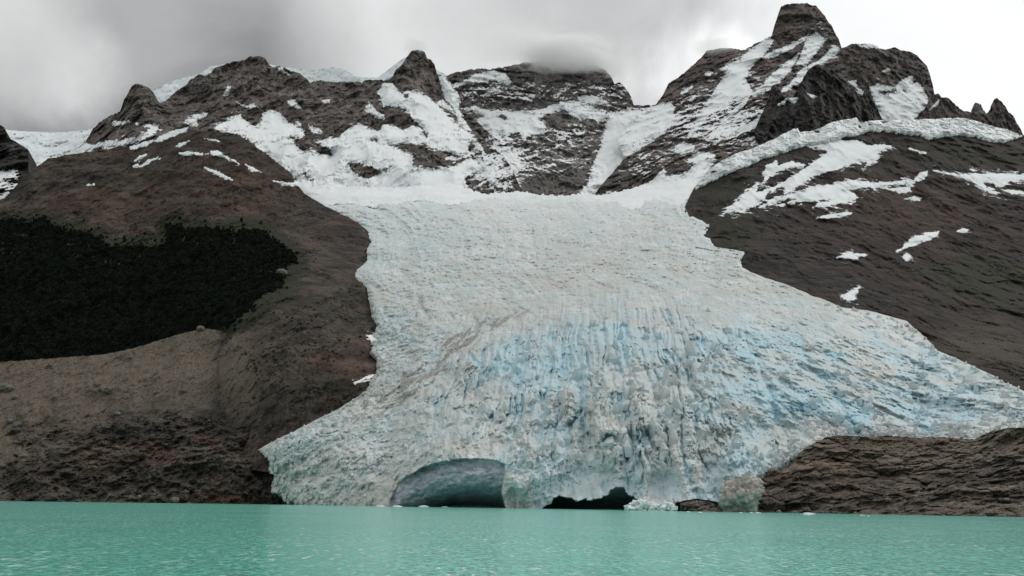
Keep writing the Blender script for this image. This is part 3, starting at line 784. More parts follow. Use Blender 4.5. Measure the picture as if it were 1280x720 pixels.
# dark buttress
L_but = Layer([(945, 140, 2130), (965, 108, 2180), (1015, 83, 2200), (1050, 95, 2200), (1084, 108, 2200), (1104, 150, 2160), (960, 178, 2000), (1000, 166, 2010), (1050, 150, 2050), (1020, 130, 2080), (1000, 200, 1960), (1104, 190, 2060)], 50, 26, (1, 0.25, 0.36), 8, 0.57, seed=61, rot=-8, blocks=(19, 8.5))
build_layer("rock_buttress", L_but, 944, 1106, 0.8, [(944, 160), (950, 146), (957, 132), (962, 120), (965, 107), (969, 105), (974, 112), (980, 121), (984, 120), (990, 124), (997, 110), (1003, 101), (1006, 93), (1012, 85), (1022, 81), (1030, 83), (1037, 87), (1050, 95), (1058, 104), (1066, 113), (1073, 121), (1079, 118), (1081, 110), (1084, 107), (1087, 114), (1092, 126), (1098, 140), (1104, 151), (1106, 156)],
            [(944, 184), (970, 190), (1106, 175)], 110, M_dark, rag=(1.5, 9), back=(6, 25, 26), label="near black rock buttress standing in front of the mesa above the ice ledge", cat="buttress")

# crags and pinnacles at the right end
L_pin = Layer([(1140, 150, 2300), (1167, 118, 2330), (1200, 135, 2330), (1245, 124, 2340), (1277, 165, 2300), (1140, 185, 2200), (1290, 190, 2200)], 40, 15, (1, 0.25, 0.42), 8, 0.58, seed=71)
build_layer("pinnacle_crest", L_pin, 1136, 1390, 0.8, [(1136, 152), (1147, 147), (1150, 140), (1156, 136), (1162, 124), (1167, 117), (1172, 117), (1177, 122), (1184, 121), (1190, 127), (1196, 134), (1204, 138), (1212, 141), (1216, 143), (1217.5, 130), (1220, 128), (1226, 129), (1229, 137), (1234, 141), (1238, 136), (1241, 133), (1242.5, 124), (1246, 122), (1251, 126), (1256, 133), (1261, 140), (1266, 144), (1271, 153), (1276, 161), (1279, 169), (1290, 172), (1310, 168), (1330, 176), (1390, 196)],
            [(1136, 190), (1290, 195), (1390, 204)], 80, M_summit, rag=(1.5, 9), back=(5, 18, 22), label="row of sharp rock pinnacles at the far end of the ice ledge", cat="pinnacles")

# right slope
bnd_R = [(872, 234), (861, 250), (862, 267), (869, 272), (885, 285), (894, 309), (925, 334), (961, 349), (1001, 363), (1051, 384), (1085, 388), (1132, 401), (1162, 425), (1172, 438), (1213, 455), (1250, 475), (1286, 492)]
L_slope = Layer(gl(bnd_R, 14) + gl([(x - 20, y + 25) for x, y in bnd_R[5:]], 45) +
                [(900, 205, 1830), (950, 190, 1880), (1000, 170, 1950), (1060, 155, 2000), (1160, 152, 2050), (1270, 165, 2080), (1330, 175, 2050),
                 (930, 240, 1660), (1000, 220, 1730), (1100, 240, 1680), (1250, 250, 1680), (1330, 250, 1650), (1000, 300, 1430), (1100, 310, 1410), (1200, 330, 1370), (1300, 330, 1370),
                 (1100, 360, 1210), (1200, 410, 1090), (1300, 400, 1130), (1300, 460, 900), (1330, 520, 760), (1600, 190, 2000), (1600, 330, 1380), (1600, 430, 1050), (1600, 530, 740)],
                100, 14, (0.9, 0.3, 0.6), 8, 0.57, seed=81, strata=(4, 40), blocks=(15, 2.6), rot=4)


def slope_veg(x, y):
    return 0.5 * blob(x, y, 1230, 352, 85, 36) + 0.42 * blob(x, y, 915, 285, 34, 42) + 0.32 * blob(x, y, 1190, 195, 110, 18) + 0.30 * blob(x, y, 900, 235, 40, 18) + 0.3 * blob(x, y, 1050, 180, 40, 10) + 0.21


build_layer("rock_slope", L_slope, 856, 1600, 0.9, [(856, 258), (861, 247), (866, 238), (872, 231), (880, 225), (890, 214), (902, 206), (925, 194), (945, 188), (965, 180), (997, 166), (1025, 162), (1055, 153), (1100, 152), (1160, 151), (1210, 150), (1235, 157), (1260, 163), (1278, 170), (1300, 172), (1330, 176), (1420, 190), (1500, 186), (1600, 200)],
            [(856, 275), (885, 305), (900, 345), (961, 380), (1051, 415), (1132, 440), (1172, 470), (1250, 505), (1330, 540), (1600, 545)], 330, M_slope,
            {"veg": slope_veg, "tan": lambda x, y: 0.3 * blob(x, y, 1230, 430, 70, 35), "red": lambda x, y: 0.25 * blob(x, y, 1130, 270, 90, 40)}, label="dark brown rock slope striped with snow rising above the glacier's flank", cat="mountain slope")

# left hill
bnd_L = [(465, 300), (459, 318), (446, 340), (460, 365), (466, 400), (466, 440), (470, 465), (450, 495), (425, 510), (400, 522), (362, 542), (335, 575)]
L_hill = Layer([(465, 298, 1545), (452, 320, 1440)] + gl(bnd_L[2:], 16) + gl([(x + 40, y + 8) for x, y in bnd_L[2:9]], 70) +
               [(400, 400, 1090), (350, 450, 1010), (400, 300, 1460), (425, 270, 1600), (300, 250, 1560), (240, 168, 1700), (290, 167, 1720), (150, 190, 1700), (60, 200, 1650), (20, 255, 1560), (100, 260, 1520), (200, 260, 1530), (300, 210, 1620), (200, 300, 1440), (50, 320, 1400), (300, 300, 1420), (350, 330, 1310),
                (100, 400, 1270), (200, 400, 1240), (270, 400, 1160), (310, 420, 1080), (100, 460, 1180), (200, 440, 1170), (0, 470, 1190), (-40, 350, 1350), (365, 222, 1690), (300, 520, 970), (200, 520, 1080), (0, 540, 1090), (370, 245, 1660), (-320, 260, 1600), (-320, 350, 1400), (-320, 470, 1230), (-320, 560, 1120)],
               100, 14, (0.9, 0.3, 0.6), 8, 0.55, seed=91, blocks=(11, 2.6), rot=-14)
forest_poly = [(-320, 300), (-200, 276), (-120, 288)] + cv(r0, [(-160, 240), (0, 230), (50, 225), (120, 240), (190, 212), (240, 245), (300, 265), (310, 295), (400, 280), (440, 310), (500, 320), (540, 360), (600, 372), (680, 350), (760, 375), (825, 350), (835, 245), (900, 250), (930, 290), (1000, 270), (1100, 282), (1240, 272)]) + [(325, 288), (345, 302), (366, 317), (371, 327), (356, 338), (352, 355), (330, 366), (316, 378), (296, 396), (274, 412), (262, 425), (200, 440), (130, 455), (0, 466), (-40, 468), (-320, 474)]
glades = [cv(r0, [(0, 262), (100, 288), (190, 298), (205, 312), (100, 312), (20, 290)]), cv(r0, [(0, 330), (60, 335), (100, 352), (50, 352), (0, 345)]), cv(r0, [(325, 338), (440, 343), (475, 366), (380, 362)]), cv(r0, [(300, 382), (400, 400), (490, 405), (595, 440), (500, 440), (400, 415)]), cv(r0, [(960, 320), (1000, 330), (1005, 355), (965, 350)]), cv(r0, [(0, 370), (80, 380), (80, 400), (20, 400)]), cv(r0, [(1120, 320), (1185, 325), (1180, 340), (1130, 335)])]


def hill_veg(x, y):
    sd = poly_sd(x, y, forest_poly)
    for g in glades: sd = np.minimum(sd, -1.5 * poly_sd(x, y, g))
    return 0.13 + 0.75 * sst(-28, 2, sd) + 0.30 * sst(470, 380, y) * sst(300, 380, y) + 0.22 * blob(x, y, 200, 230, 120, 40) + 0.3 * blob(x, y, 400, 500, 60, 50)


hill_top = [(-320, 226), (-180, 238), (-60, 246), (0, 249), (7, 247), (20, 232), (32, 219), (42, 211), (50, 206), (60, 198), (77, 195), (107, 190), (135, 187), (150, 182), (162, 185), (176, 181), (190, 177), (212, 170), (226, 164), (235, 161), (250, 164), (275, 165), (292, 167), (300, 170), (307, 175), (317, 181), (335, 195), (350, 206), (360, 215), (367, 224), (373, 233), (380, 241), (390, 248), (400, 254), (412, 260), (425, 267), (438, 273), (450, 280), (458, 287), (464, 294), (466, 300), (470, 312), (505, 380)]
build_layer("hill", L_hill, -320, 505, 0.9, hill_top, [(-320, 560), (200, 570), (400, 600), (505, 590)], 420, M_hill,
            {"veg": hill_veg, "tan": lambda x, y: 1.1 * blob(x, y, 288, 455, 40, 52), "red": lambda x, y: 0.3 * blob(x, y, 280, 225, 80, 22) + 0.2 * blob(x, y, 150, 255, 60, 15) + 0.3 * blob(x, y, 300, 262, 40, 12)}, rag=(1.0, 14), label="rounded brown hill with a dark wooded hollow beside the glacier", cat="hill")

# moraine bank and lower rocks at the left shore
L_bank = Layer([(-60, 453, 1080), (0, 452, 1080), (130, 443, 1090), (200, 425, 1110), (262, 411, 1120), (290, 470, 1052), (300, 414, 1135), (345, 432, 1115), (340, 505, 1000), (430, 545, 900), (500, 570, 880),
                (-60, 626, 855), (0, 627, 850), (150, 628, 846), (340, 630, 850), (500, 634, 850), (0, 560, 930), (100, 540, 950), (200, 540, 940), (300, 550, 920), (60, 600, 868), (250, 600, 865), (380, 600, 862), (-320, 458, 1090), (-320, 628, 870), (-320, 540, 965)],
               45, 6, (0.9, 0.3, 0.6), 7, 0.55, seed=101, blocks=(6, 1.0))


def bank_tan(x, y):
    q = np.stack([x, y, 0 * x], -1)
    nn = fbm(q, 38, 5, 0.6, seed=401)
    t = sst(548, 482, y + 0.10 * (x - 100) + 26 * nn) * sst(306, 256, x + 30 * nn)
    return np.clip(np.maximum(t, sst(44, 0, x + 0.10 * (y - 560) + 34 * nn) * sst(640, 600, y)) + 0.25 * blob(x, y, 60, 560, 60, 40), 0, 1)


def bank_extra(px, py, P, o):
    rock = (1 - bank_tan(px, py)) * sst(500, 540, py)
    ph = (P[..., 2] * 0.9 + 0.45 * P[..., 0] + 12 * fbm(P, 70, 3, 0.5, seed=5)) / 9.0
    f1, f2, idn = worley((P[..., 0] + 3 * fbm(P, 14, 3, 0.5, seed=51)) / 9.0, (P[..., 2] * 1.5 + P[..., 0] * 0.4) / 6.0, 77)
    rills = (1 - rock) * 1.6 * fbm(P, 13, 5, 0.6, (1, 0.2, 0.2), 47.0, ridged=True)
    return rills + rock * (3.0 * np.abs(2 * (ph - np.floor(ph)) - 1) + 9 * fbm(P, 34, 6, 0.6, seed=44, ridged=True) + (idn - 0.5) * 3.5 + (1 - sst(0, 0.15, f2 - f1)) * 1.5)


L_bank.extra = bank_extra
build_layer("moraine_bank", L_bank, -320, 500, 0.8, [(-320, 462), (-180, 454), (-60, 455), (0, 452.5), (50, 449), (90, 446), (130, 443), (165, 436), (200, 425), (235, 415), (258, 411), (275, 413), (300, 418), (345, 440), (372, 480), (400, 525), (500, 575)],
            [(-320, 632), (-60, 634), (500, 640)], 260, M_bank, {"tan": bank_tan, "red": lambda x, y: 0.9 * blob(x, y, 200, 568, 22, 9, 25) + 0.7 * blob(x, y, 255, 549, 20, 8, 20) + 0.5 * blob(x, y, 280, 622, 40, 6) + 0.4 * blob(x, y, 105, 560, 14, 8),
             "veg": lambda x, y: 0.45 * blob(x, y, 20, 600, 30, 20) + 0.35 * blob(x, y, 130, 575, 30, 14) + 0.3 * blob(x, y, 60, 535, 40, 14)}, rag=(0.7, 10), back=(6, 20, 12), label="tan scree bank over dark folded rock along the lake shore", cat="moraine bank")

# right shore rock
L_shelf = Layer([(905, 641, 600), (945, 600, 640), (970, 585, 648), (1032, 547, 668), (1150, 546, 650), (1220, 549, 618), (1260, 535, 590), (1330, 533, 570), (905, 625, 612), (905, 646, 598), (1000, 643, 574), (1100, 645, 540), (1200, 647, 502), (1330, 650, 462), (1000, 600, 615), (1100, 600, 590), (1200, 600, 555), (1300, 600, 520), (1600, 651, 430), (1600, 600, 470), (1600, 530, 545)],
                34, 6.5, (0.6, 0.9, 1.2), 8, 0.6, seed=111, strata=(3.0, 7), blocks=(9, 4.0), rot=6)
build_layer("shore_rock", L_shelf, 850, 1600, 0.7, [(850, 629), (858, 627), (872, 625), (888, 628), (900, 632), (925, 628), (936, 606), (940, 596), (948, 590), (963, 585), (975, 588), (990, 582), (997, 571), (1009, 559), (1021, 552), (1032, 547), (1048, 544), (1080, 545.5), (1110, 544.5), (1126, 546), (1142, 547.5), (1160, 546), (1185, 546.5), (1205, 549), (1220, 549), (1228, 544), (1237, 540), (1260, 535), (1280, 534), (1330, 532), (1420, 526), (1500, 534), (1600, 528)],
            [(850, 644), (950, 646), (1330, 656), (1600, 664)], 190, M_shore, {"tan": lambda x, y: 0.75 * sst(632, 640, y - (x - 1000) * 0.012) * sst(1040, 1140, x) + 0.3 * blob(x, y, 1240, 560, 50, 12), "veg": lambda x, y: 0.25 * blob(x, y, 1240, 575, 40, 20) + 0.3 * blob(x, y, 985, 610, 45, 14)}, rag=(0.9, 6), back=(5, 16, 6), label="low brown ledge of broken shore rock below the glacier's lobe", cat="shore rock")

# hanging glacier band
hb_top = [(869, 236), (875, 227), (887, 210), (902, 201), (925, 190), (942, 185), (965, 175), (982, 166), (992, 161), (997, 160), (1000, 166), (1012, 164), (1025, 160), (1040, 153), (1052, 150), (1070, 147), (1075, 153), (1088, 151), (1102, 150), (1130, 149.5), (1160, 149), (1190, 147.5), (1210, 148), (1222, 152), (1235, 156), (1260, 162), (1278, 169)]
hb_bot = [(869, 237), (877, 234), (890, 226), (902, 220), (925, 211), (950, 200), (975, 192), (992, 187), (1010, 181), (1030, 180), (1047, 176), (1060, 170), (1070, 170), (1087, 163), (1110, 164), (1130, 167), (1150, 169), (1162, 174), (1185, 171), (1200, 169), (1220, 171), (1237, 177), (1257, 177), (1270, 174), (1278, 170)]


def build_band():
    xs = np.arange(869, 1278, 0.8)
    tp = np.array(hb_top); bp = np.array(hb_bot)
    ty = np.interp(xs, tp[:, 0], tp[:, 1]) + ragged(xs, 1.0, 14, 2)
    by = np.maximum(np.interp(xs, bp[:, 0], bp[:, 1]) + ragged(xs, 1.4, 9, 4), ty + 0.5)
    n = 60
    t = np.linspace(0, 1, n)[:, None]
    PX = np.broadcast_to(xs, (n, len(xs))); PY = by + t * (ty - by)
    Yb = L_slope.Y(xs, by, 3)[None, :]
    Ys_ = L_slope.Y(PX, PY, 2)
    k_ = sst(0.10, 0.6, t)
    Y0 = (Yb - 6) * (1 - k_) + np.minimum(Ys_ - 4, Yb + 70 * t) * k_
    P = at(PX, PY, Y0)
    f1, f2, idn = worley(P[..., 0] / 14.0, P[..., 2] / 20.0, 60)
    Y = Y0 + (idn - 0.5) * 2.5 + (1 - sst(0, 0.12, f2 - f1)) * 2.5 * sst(0.0, 0.3, fbm(P, 40, 3, seed=68)) + fbm(P, 34, 7, 0.6, (1, 0.3, 0.8), 66, ridged=True) * 8
    V = at(PX, PY, Y)
    foot = V[:1] + np.array([0, 70, -1.0])
    rear = V[-1:] + np.array([0, 130, -14.0])
    V = np.concatenate([foot, V, rear], 0)
    bl = np.clip(0.06 + 0.3 * fbm(P, 50, 3, 0.5, seed=67) - 0.3 * sst(0.75, 1.0, t) + 0 * PX, 0, 0.6)
    sn = 0.75 * sst(0.45, 0.8, t + 0.5 * fbm(P, 40, 4, 0.6, seed=69)) + 0 * PX + 0.40
    e = lambda a: np.concatenate([a[:1], a, a[-1:]], 0)
    z = np.zeros_like(PX)
    o = mesh_np("hanging_glacier", V.reshape(-1, 3), grid_quads(V.shape[0], V.shape[1]), M_ice, {"blue": e(bl), "dirt_shade": e(z), "basal": e(z), "snow": e(np.clip(sn, 0, 1))})
    tag(o, "long pale hanging glacier band draped along the rock ledge under the pinnacles", "hanging glacier")


build_band()


# ================================================================== SNOW PATCHES
def snow_patch(name, L, poly, label, cat="snow patch", holes=(), mat=None, thick=1.0, step=None, group=None, lim=11.0):
    P = np.array(poly)
    x0, y0 = P.min(0) - 4; x1, y1 = P.max(0) + 4
    step = step or (0.9 if (x1 - x0) * (y1 - y0) > 4000 else 0.6)
    xs = np.arange(x0, x1 + step, step); ys = np.arange(y0, y1 + step, step)
    PX, PY = np.meshgrid(xs, ys)
    sd = poly_sd(PX, PY, poly)
    for h in holes:
        sd = np.minimum(sd, -poly_sd(PX, PY, h))
    q = np.stack([PX, PY * 1.4, PX * 0 + x0], -1)
    sd = sd + 1.5 * fbm(q, 9, 6, 0.72, seed=x0 * 0.13)
    wide = (x1 - x0) * (y1 - y0) > 5000
    Ys = L.Y(PX, PY, 2 if wide else 4)
    if wide: Ys = 0.55 * Ys + 0.45 * (L.f(PX, PY) + 3)
    Yf = L.Y(PX, PY)
    h = thick * np.where(sd > 0, np.minimum(0.8 + (1.0 if wide else 0.5) * sd, 11.0 if wide else 4.5), 2.2 * sd)
    near = np.clip(sd / (7.0 if wide else 5.0), 0, 1)
    Yb = Yf + (Ys - Yf) * near - np.abs(np.minimum(Yf - Ys, 0)) * near * 0.6
    V = at(PX, PY, Yb - h)
    if hasattr(L, 'mesh') and mat is None:
        ob, mx_, my_, sn_ = L.mesh
        b_ = (mx_ > x0 - 16) & (mx_ < x1 + 16) & (my_ > y0 - 16) & (my_ < y1 + 16)
        if b_.any():
            dd = poly_sd(mx_[b_], my_[b_], poly)
            for h in holes: dd = np.minimum(dd, -1.6 * poly_sd(mx_[b_], my_[b_], h))
            sn_[b_] = np.maximum(sn_[b_], (0.56 if wide else 0.48) * np.exp(np.minimum(dd, 0) / (7.0 if wide else 4.0)))
    keep = sd > -1.6
    Q = grid_quads(len(ys), len(xs))
    Q = Q[keep.ravel()[Q].all(1)][:, ::-1]
    if len(Q) == 0: return None
    used = np.unique(Q)
    remap = np.full(PX.size, -1, np.int64); remap[used] = np.arange(len(used))
    o = mesh_np(name, V.reshape(-1, 3)[used], remap[Q], mat or M_snow)
    return tag(o, label, cat, group)


main_out = (cv(rB, [(262, 400), (330, 360), (400, 330), (410, 345), (440, 380), (475, 390), (505, 370), (515, 330), (550, 310), (610, 330), (640, 370), (690, 400), (720, 420), (700, 460), (650, 440), (680, 490), (720, 520), (760, 510), (800, 525), (860, 540), (850, 500), (810, 480), (775, 470), (830, 460), (900, 445), (930, 410), (1000, 375), (1040, 400), (1070, 420), (1105, 410)])
            + cv(rC, [(150, 425), (200, 428), (260, 452), (300, 425), (340, 440), (370, 490), (388, 490), (358, 440), (310, 400), (285, 360), (240, 335), (160, 335), (150, 310), (130, 260), (160, 215), (205, 220), (240, 260), (270, 292), (288, 288), (272, 255), (330, 250), (370, 280), (420, 320), (490, 385), (540, 440), (580, 460), (620, 500), (660, 550), (668, 580), (630, 540), (592, 508), (580, 540), (600, 590), (640, 630), (668, 672), (600, 660), (560, 690), (570, 725), (590, 760)])
            + [(560, 246), (450, 243), (372, 238)] + cv(rB, [(690, 690), (680, 660), (640, 612), (600, 582), (540, 536), (470, 480), (400, 432), (330, 412), (270, 405)]))
main_holes = [cv(rC, [(180, 525), (290, 512), (350, 515), (420, 545), (490, 560), (510, 575), (570, 560), (592, 585), (540, 615), (480, 640), (420, 642), (330, 638), (298, 628), (305, 580), (220, 545)]),
              cv(rB, [(928, 568), (980, 575), (1050, 590), (1108, 617), (1060, 648), (1020, 654), (970, 622)]), cv(rB, [(1110, 612), (1125, 598), (1155, 594), (1130, 622)]),
              cv(rB, [(706, 606), (740, 636), (775, 660), (758, 672), (725, 644)]), cv(rB, [(1050, 452), (1092, 453), (1084, 465), (1060, 464)])]
snow_patch("snowfield", L_ridge, main_out, "broad main snowfield spreading below the ridge and horn with rock islands in it", "snowfield", main_holes)

T = snow_patch
# on the ridge
T("snow_patch", L_ridge, cv(rA, [(290, 425), (420, 350), (460, 368), (540, 342), (600, 340), (680, 325), (730, 300), (745, 282), (720, 270), (797, 262), (790, 285), (740, 325), (640, 362), (600, 388), (520, 382), (600, 368), (500, 378), (440, 400), (320, 430)]), "long snow strip curving under the foot of the domed rock tower")
T("snow_patch", L_ridge, cv(rA, [(570, 252), (640, 242), (692, 258), (640, 253), (590, 268), (565, 268)]), "thin snow streak across the waist of the domed rock tower")
T("snow_patch", L_ridge, cv(rB, [(120, 370), (170, 335), (235, 325), (230, 347), (185, 362), (192, 387), (150, 387)]), "small forked snow patch just above the crest of the brown dome")
T("snow_patch", L_ridge, cv(rB, [(630, 265), (665, 256), (718, 312), (690, 303), (650, 288)]), "wedge of snow high in the middle of the jagged ridge")
T("snow_patch", L_ridge, cv(rB, [(428, 292), (465, 275), (492, 297), (440, 303)]), "small snow ledge on the ridge above the snowfield's left bay")
T("snow_patch", L_ridge, cv(rB, [(383, 270), (420, 287), (415, 297)]), "tiny slanting snow fleck left of the small snow ledge on the ridge")
T("snow_patch", L_ridge, cv(rB, [(1022, 312), (1045, 273), (1080, 315), (1118, 335), (1122, 355), (1080, 348), (1055, 328)]), "hooked snow patch in dark rock left of the bulging brown knob")
T("snow_patch", L_ridge, cv(rB, [(742, 388), (790, 400), (812, 424), (765, 424)]), "flat triangular snow patch under the middle cliffs of the ridge")
T("snow_patch", L_ridge, cv(rB, [(676, 368), (700, 372), (710, 392), (690, 389)]), "tiny snow fleck beside the snowfield's central bay")
T("snow_patch", L_ridge, cv(rB, [(812, 265), (847, 258), (848, 277), (820, 278)]), "lone small snow spot on the sheer middle cliff of the ridge")
T("snow_patch", L_ridge, cv(rB, [(588, 103), (612, 103), (648, 133), (618, 126)]), "short snow streak just below the ridge's highest shoulder")
T("snow_patch", L_ridge, cv(rB, [(318, 232), (338, 190), (350, 195), (342, 237)]), "narrow upright snow streak in the gully below the ridge top")
T("snow_patch", L_ridge, cv(rC, [(430, 172), (465, 188), (500, 235), (535, 280), (537, 345), (552, 390), (595, 452), (565, 458), (530, 400), (512, 350), (470, 300), (445, 230)]), "steep snow gully running down the back of the pointed horn")
T("snow_patch", L_ridge, cv(rC, [(412, 312), (450, 300), (492, 330), (524, 372), (480, 345)]), "snow collar at the foot of the pointed horn")
T("snow_patch", L_ridge, cv(rC, [(605, 572), (660, 608), (700, 655), (725, 700), (745, 735), (690, 720), (660, 650)]), "snow chute on the rock rib at the snowfield's edge")
# on the wall
T("snowfield", L_wall, cv(rC, [(535, 345), (600, 335), (690, 350), (800, 355), (900, 355), (960, 340), (1050, 310), (1085, 345), (1030, 350), (960, 375), (930, 400), (965, 420), (972, 465), (900, 470), (850, 502), (840, 455), (780, 477), (700, 472), (640, 420), (628, 395), (680, 385), (600, 360)]), "broad snow apron hanging across the middle of the banded wall", "snowfield", [cv(rC, [(725, 373), (788, 373), (765, 404)])])
T("snow_patch", L_wall, cv(rC, [(508, 236), (560, 200), (610, 175), (650, 165), (720, 152), (770, 175), (808, 222), (760, 222), (720, 202), (640, 212), (560, 228)]), "upper snow patch near the cloud on the banded wall")
T("snow_patch", L_wall, cv(rD, [(-10, 267), (60, 250), (110, 225), (180, 230), (260, 260), (305, 270), (312, 325), (270, 332), (240, 310), (180, 322), (130, 290), (100, 267), (40, 267)]), "snow terrace at the top of the speckled face beside the gully")
T("snow_patch", L_wall, cv(rD, [(155, 205), (240, 198), (300, 218), (338, 247), (270, 242), (190, 227)]), "narrow snow ledge under the cloudy end of the banded wall")
T("snowfield", L_wall, cv(rD, [(318, 283), (400, 268), (480, 268), (545, 263), (660, 225), (720, 300), (640, 360), (560, 440), (480, 520), (400, 600), (300, 680), (225, 690), (170, 700), (222, 640), (232, 598), (250, 530), (280, 460), (310, 360)]), "wide snow gully between the banded wall and the tall massif", "snowfield")
T("snow_patch", L_wall, cv(rC, [(660, 530), (720, 525), (740, 560), (790, 545), (830, 592), (850, 640), (790, 620), (800, 660), (840, 730), (740, 725), (720, 690), (740, 640), (690, 600)]), "broken snow strip descending beside the rib left of the speckled face")
T("snow_patch", L_wall, cv(rC, [(665, 258), (740, 250), (740, 262), (680, 266)]), "thin snow dash on the dark band of the wall")
# on the massif
T("snowfield", L_sum, cv(rE, [(405, 342), (500, 290), (560, 240), (650, 185), (668, 198), (650, 240), (610, 282), (560, 332), (538, 372), (530, 402), (548, 432), (572, 462), (540, 492), (480, 502), (430, 542), (380, 562), (350, 572), (320, 602), (272, 618), (298, 560), (340, 500), (390, 430), (430, 370)]), "steep snow gully sweeping down the massif from left of the blunt tower", "snowfield")
T("snow_patch", L_sum, cv(rE, [(615, 292), (640, 265), (730, 230), (835, 178), (835, 192), (760, 242), (690, 274), (640, 294)]), "snow ramp along the foot of the blunt summit tower")
T("snow_patch", L_sum, cv(rE, [(838, 188), (885, 163), (934, 195), (888, 257), (828, 335), (778, 322), (800, 290), (812, 250)]), "bright snow chute dropping from the right foot of the blunt tower")
T("snow_patch", L_sum, cv(rE, [(960, 226), (1007, 250), (1000, 268), (920, 303), (850, 348), (815, 408), (700, 470), (720, 440), (770, 400), (790, 360), (830, 335), (900, 297), (945, 260)]), "long snow ramp climbing to the notch between blunt tower and mesa")
T("snow_patch", L_sum, cv(rE, [(792, 268), (772, 322), (742, 372), (692, 414), (640, 454), (570, 484), (558, 460), (600, 440), (640, 390), (690, 343), (740, 308)]), "slanting snow couloir between the two dark ribs of the massif")
T("snow_patch", L_sum, cv(rE, [(322, 372), (345, 357), (365, 362), (350, 388)]), "small round snow spot on the dark shoulder of the massif")
T("snow_patch", L_sum, cv(rE, [(196, 474), (265, 422), (262, 438), (215, 476)]), "thin slanting snow streak low on the dark shoulder of the massif")
T("snow_patch", L_sum, cv(rE, [(240, 503), (305, 462), (300, 478), (255, 505)]), "short snow streak below the dark shoulder beside the gully mouth")
T("snow_patch", L_sum, cv(rE, [(335, 695), (400, 618), (470, 538), (545, 487), (525, 522), (452, 592), (402, 654), (370, 695)]), "narrow snow runnel continuing below the great gully of the massif")
T("snow_patch", L_sum, cv(rE, [(436, 622), (530, 577), (535, 585), (460, 625)]), "thin snow sliver right of the narrow runnel")
T("snow_patch", L_sum, cv(rE, [(475, 664), (560, 610), (607, 568), (609, 637), (560, 642), (500, 664)]), "triangular snow patch against the dark buttress foot")
T("snow_patch", L_sum, cv(rE, [(550, 725), (610, 660), (650, 610), (683, 593), (664, 660), (642, 694), (600, 730)]), "bluish ice tongue squeezed between the buttress and the ribbed slope", mat=M_firn)
T("snow_patch", L_sum, cv(rE, [(628, 547), (670, 508), (668, 530)]), "tiny snow wedge left of the buttress")
T("snow_patch", L_but, cv(rE, [(680, 528), (735, 492), (725, 520)]), "small snow notch patch on the crest of the black buttress")
T("snow_patch", L_but, cv(rE, [(735, 494), (788, 488), (778, 518), (760, 512)]), "snow saddle between the two crests of the black buttress")
T("snow_patch", L_sum, cv(rD, [(620, 468), (700, 428), (752, 448), (745, 472), (690, 494)]), "oval snow patch on the lower ribs of the massif")
T("snowfield", L_sum, cv(rD, [(235, 705), (300, 697), (380, 692), (460, 662), (540, 622), (602, 558), (600, 606), (700, 592), (752, 540), (712, 520), (770, 478), (852, 490), (857, 518), (822, 572), (800, 604), (770, 642), (745, 700), (720, 745), (235, 745)]), "pale snow basin at the foot of the massif feeding the glacier", "snowfield")
T("snow_patch", L_sum, cv(rD, [(725, 375), (762, 338), (795, 328), (772, 372), (718, 415)]), "snow fan at the mouth of the great gully")
T("snow_patch", L_sum, cv(rD, [(535, 255), (642, 224), (652, 292), (708, 300), (640, 352), (600, 384), (540, 424), (470, 464), (432, 494), (395, 500), (370, 420), (440, 320)]), "snow bay tucked under the dark shoulder of the massif")
# mesa, buttress, pinnacles
T("snowfield", L_mesa, cv(rF, [(508, 435), (550, 418), (590, 430), (640, 430), (680, 393), (715, 378), (733, 395), (720, 420), (762, 413), (772, 450), (798, 480), (797, 520), (762, 562), (730, 615), (560, 615), (545, 540), (528, 490)]), "snow bowl filling the hollow face of the flat topped mesa", "snowfield", [cv(rF, [(560, 462), (640, 448), (642, 456), (598, 473)]), cv(rF, [(672, 452), (692, 450), (690, 462)])])
T("snow_patch", L_mesa, cv(rF, [(388, 405), (440, 400), (447, 435), (483, 460), (480, 488), (450, 462), (420, 437)]), "small snow patch between the mesa and the black buttress")
T("snow_patch", L_mesa, cv(rF, [(566, 357), (600, 343), (606, 352), (580, 362)]), "tiny snow fleck alone on the mesa's brown upper face")
T("snow_patch", L_mesa, cv(rF, [(445, 222), (520, 226), (550, 238), (470, 238)]), "thin snow cap along the top edge of the mesa")
T("snow_patch", L_but, cv(rF, [(193, 463), (225, 474), (260, 485), (215, 488)]), "short snow dash on the face of the black buttress")
T("snow_patch", L_pin, cv(rF, [(806, 548), (857, 498), (856, 515), (815, 548)]), "thin slanting snow line on the crag beside the mesa bowl")
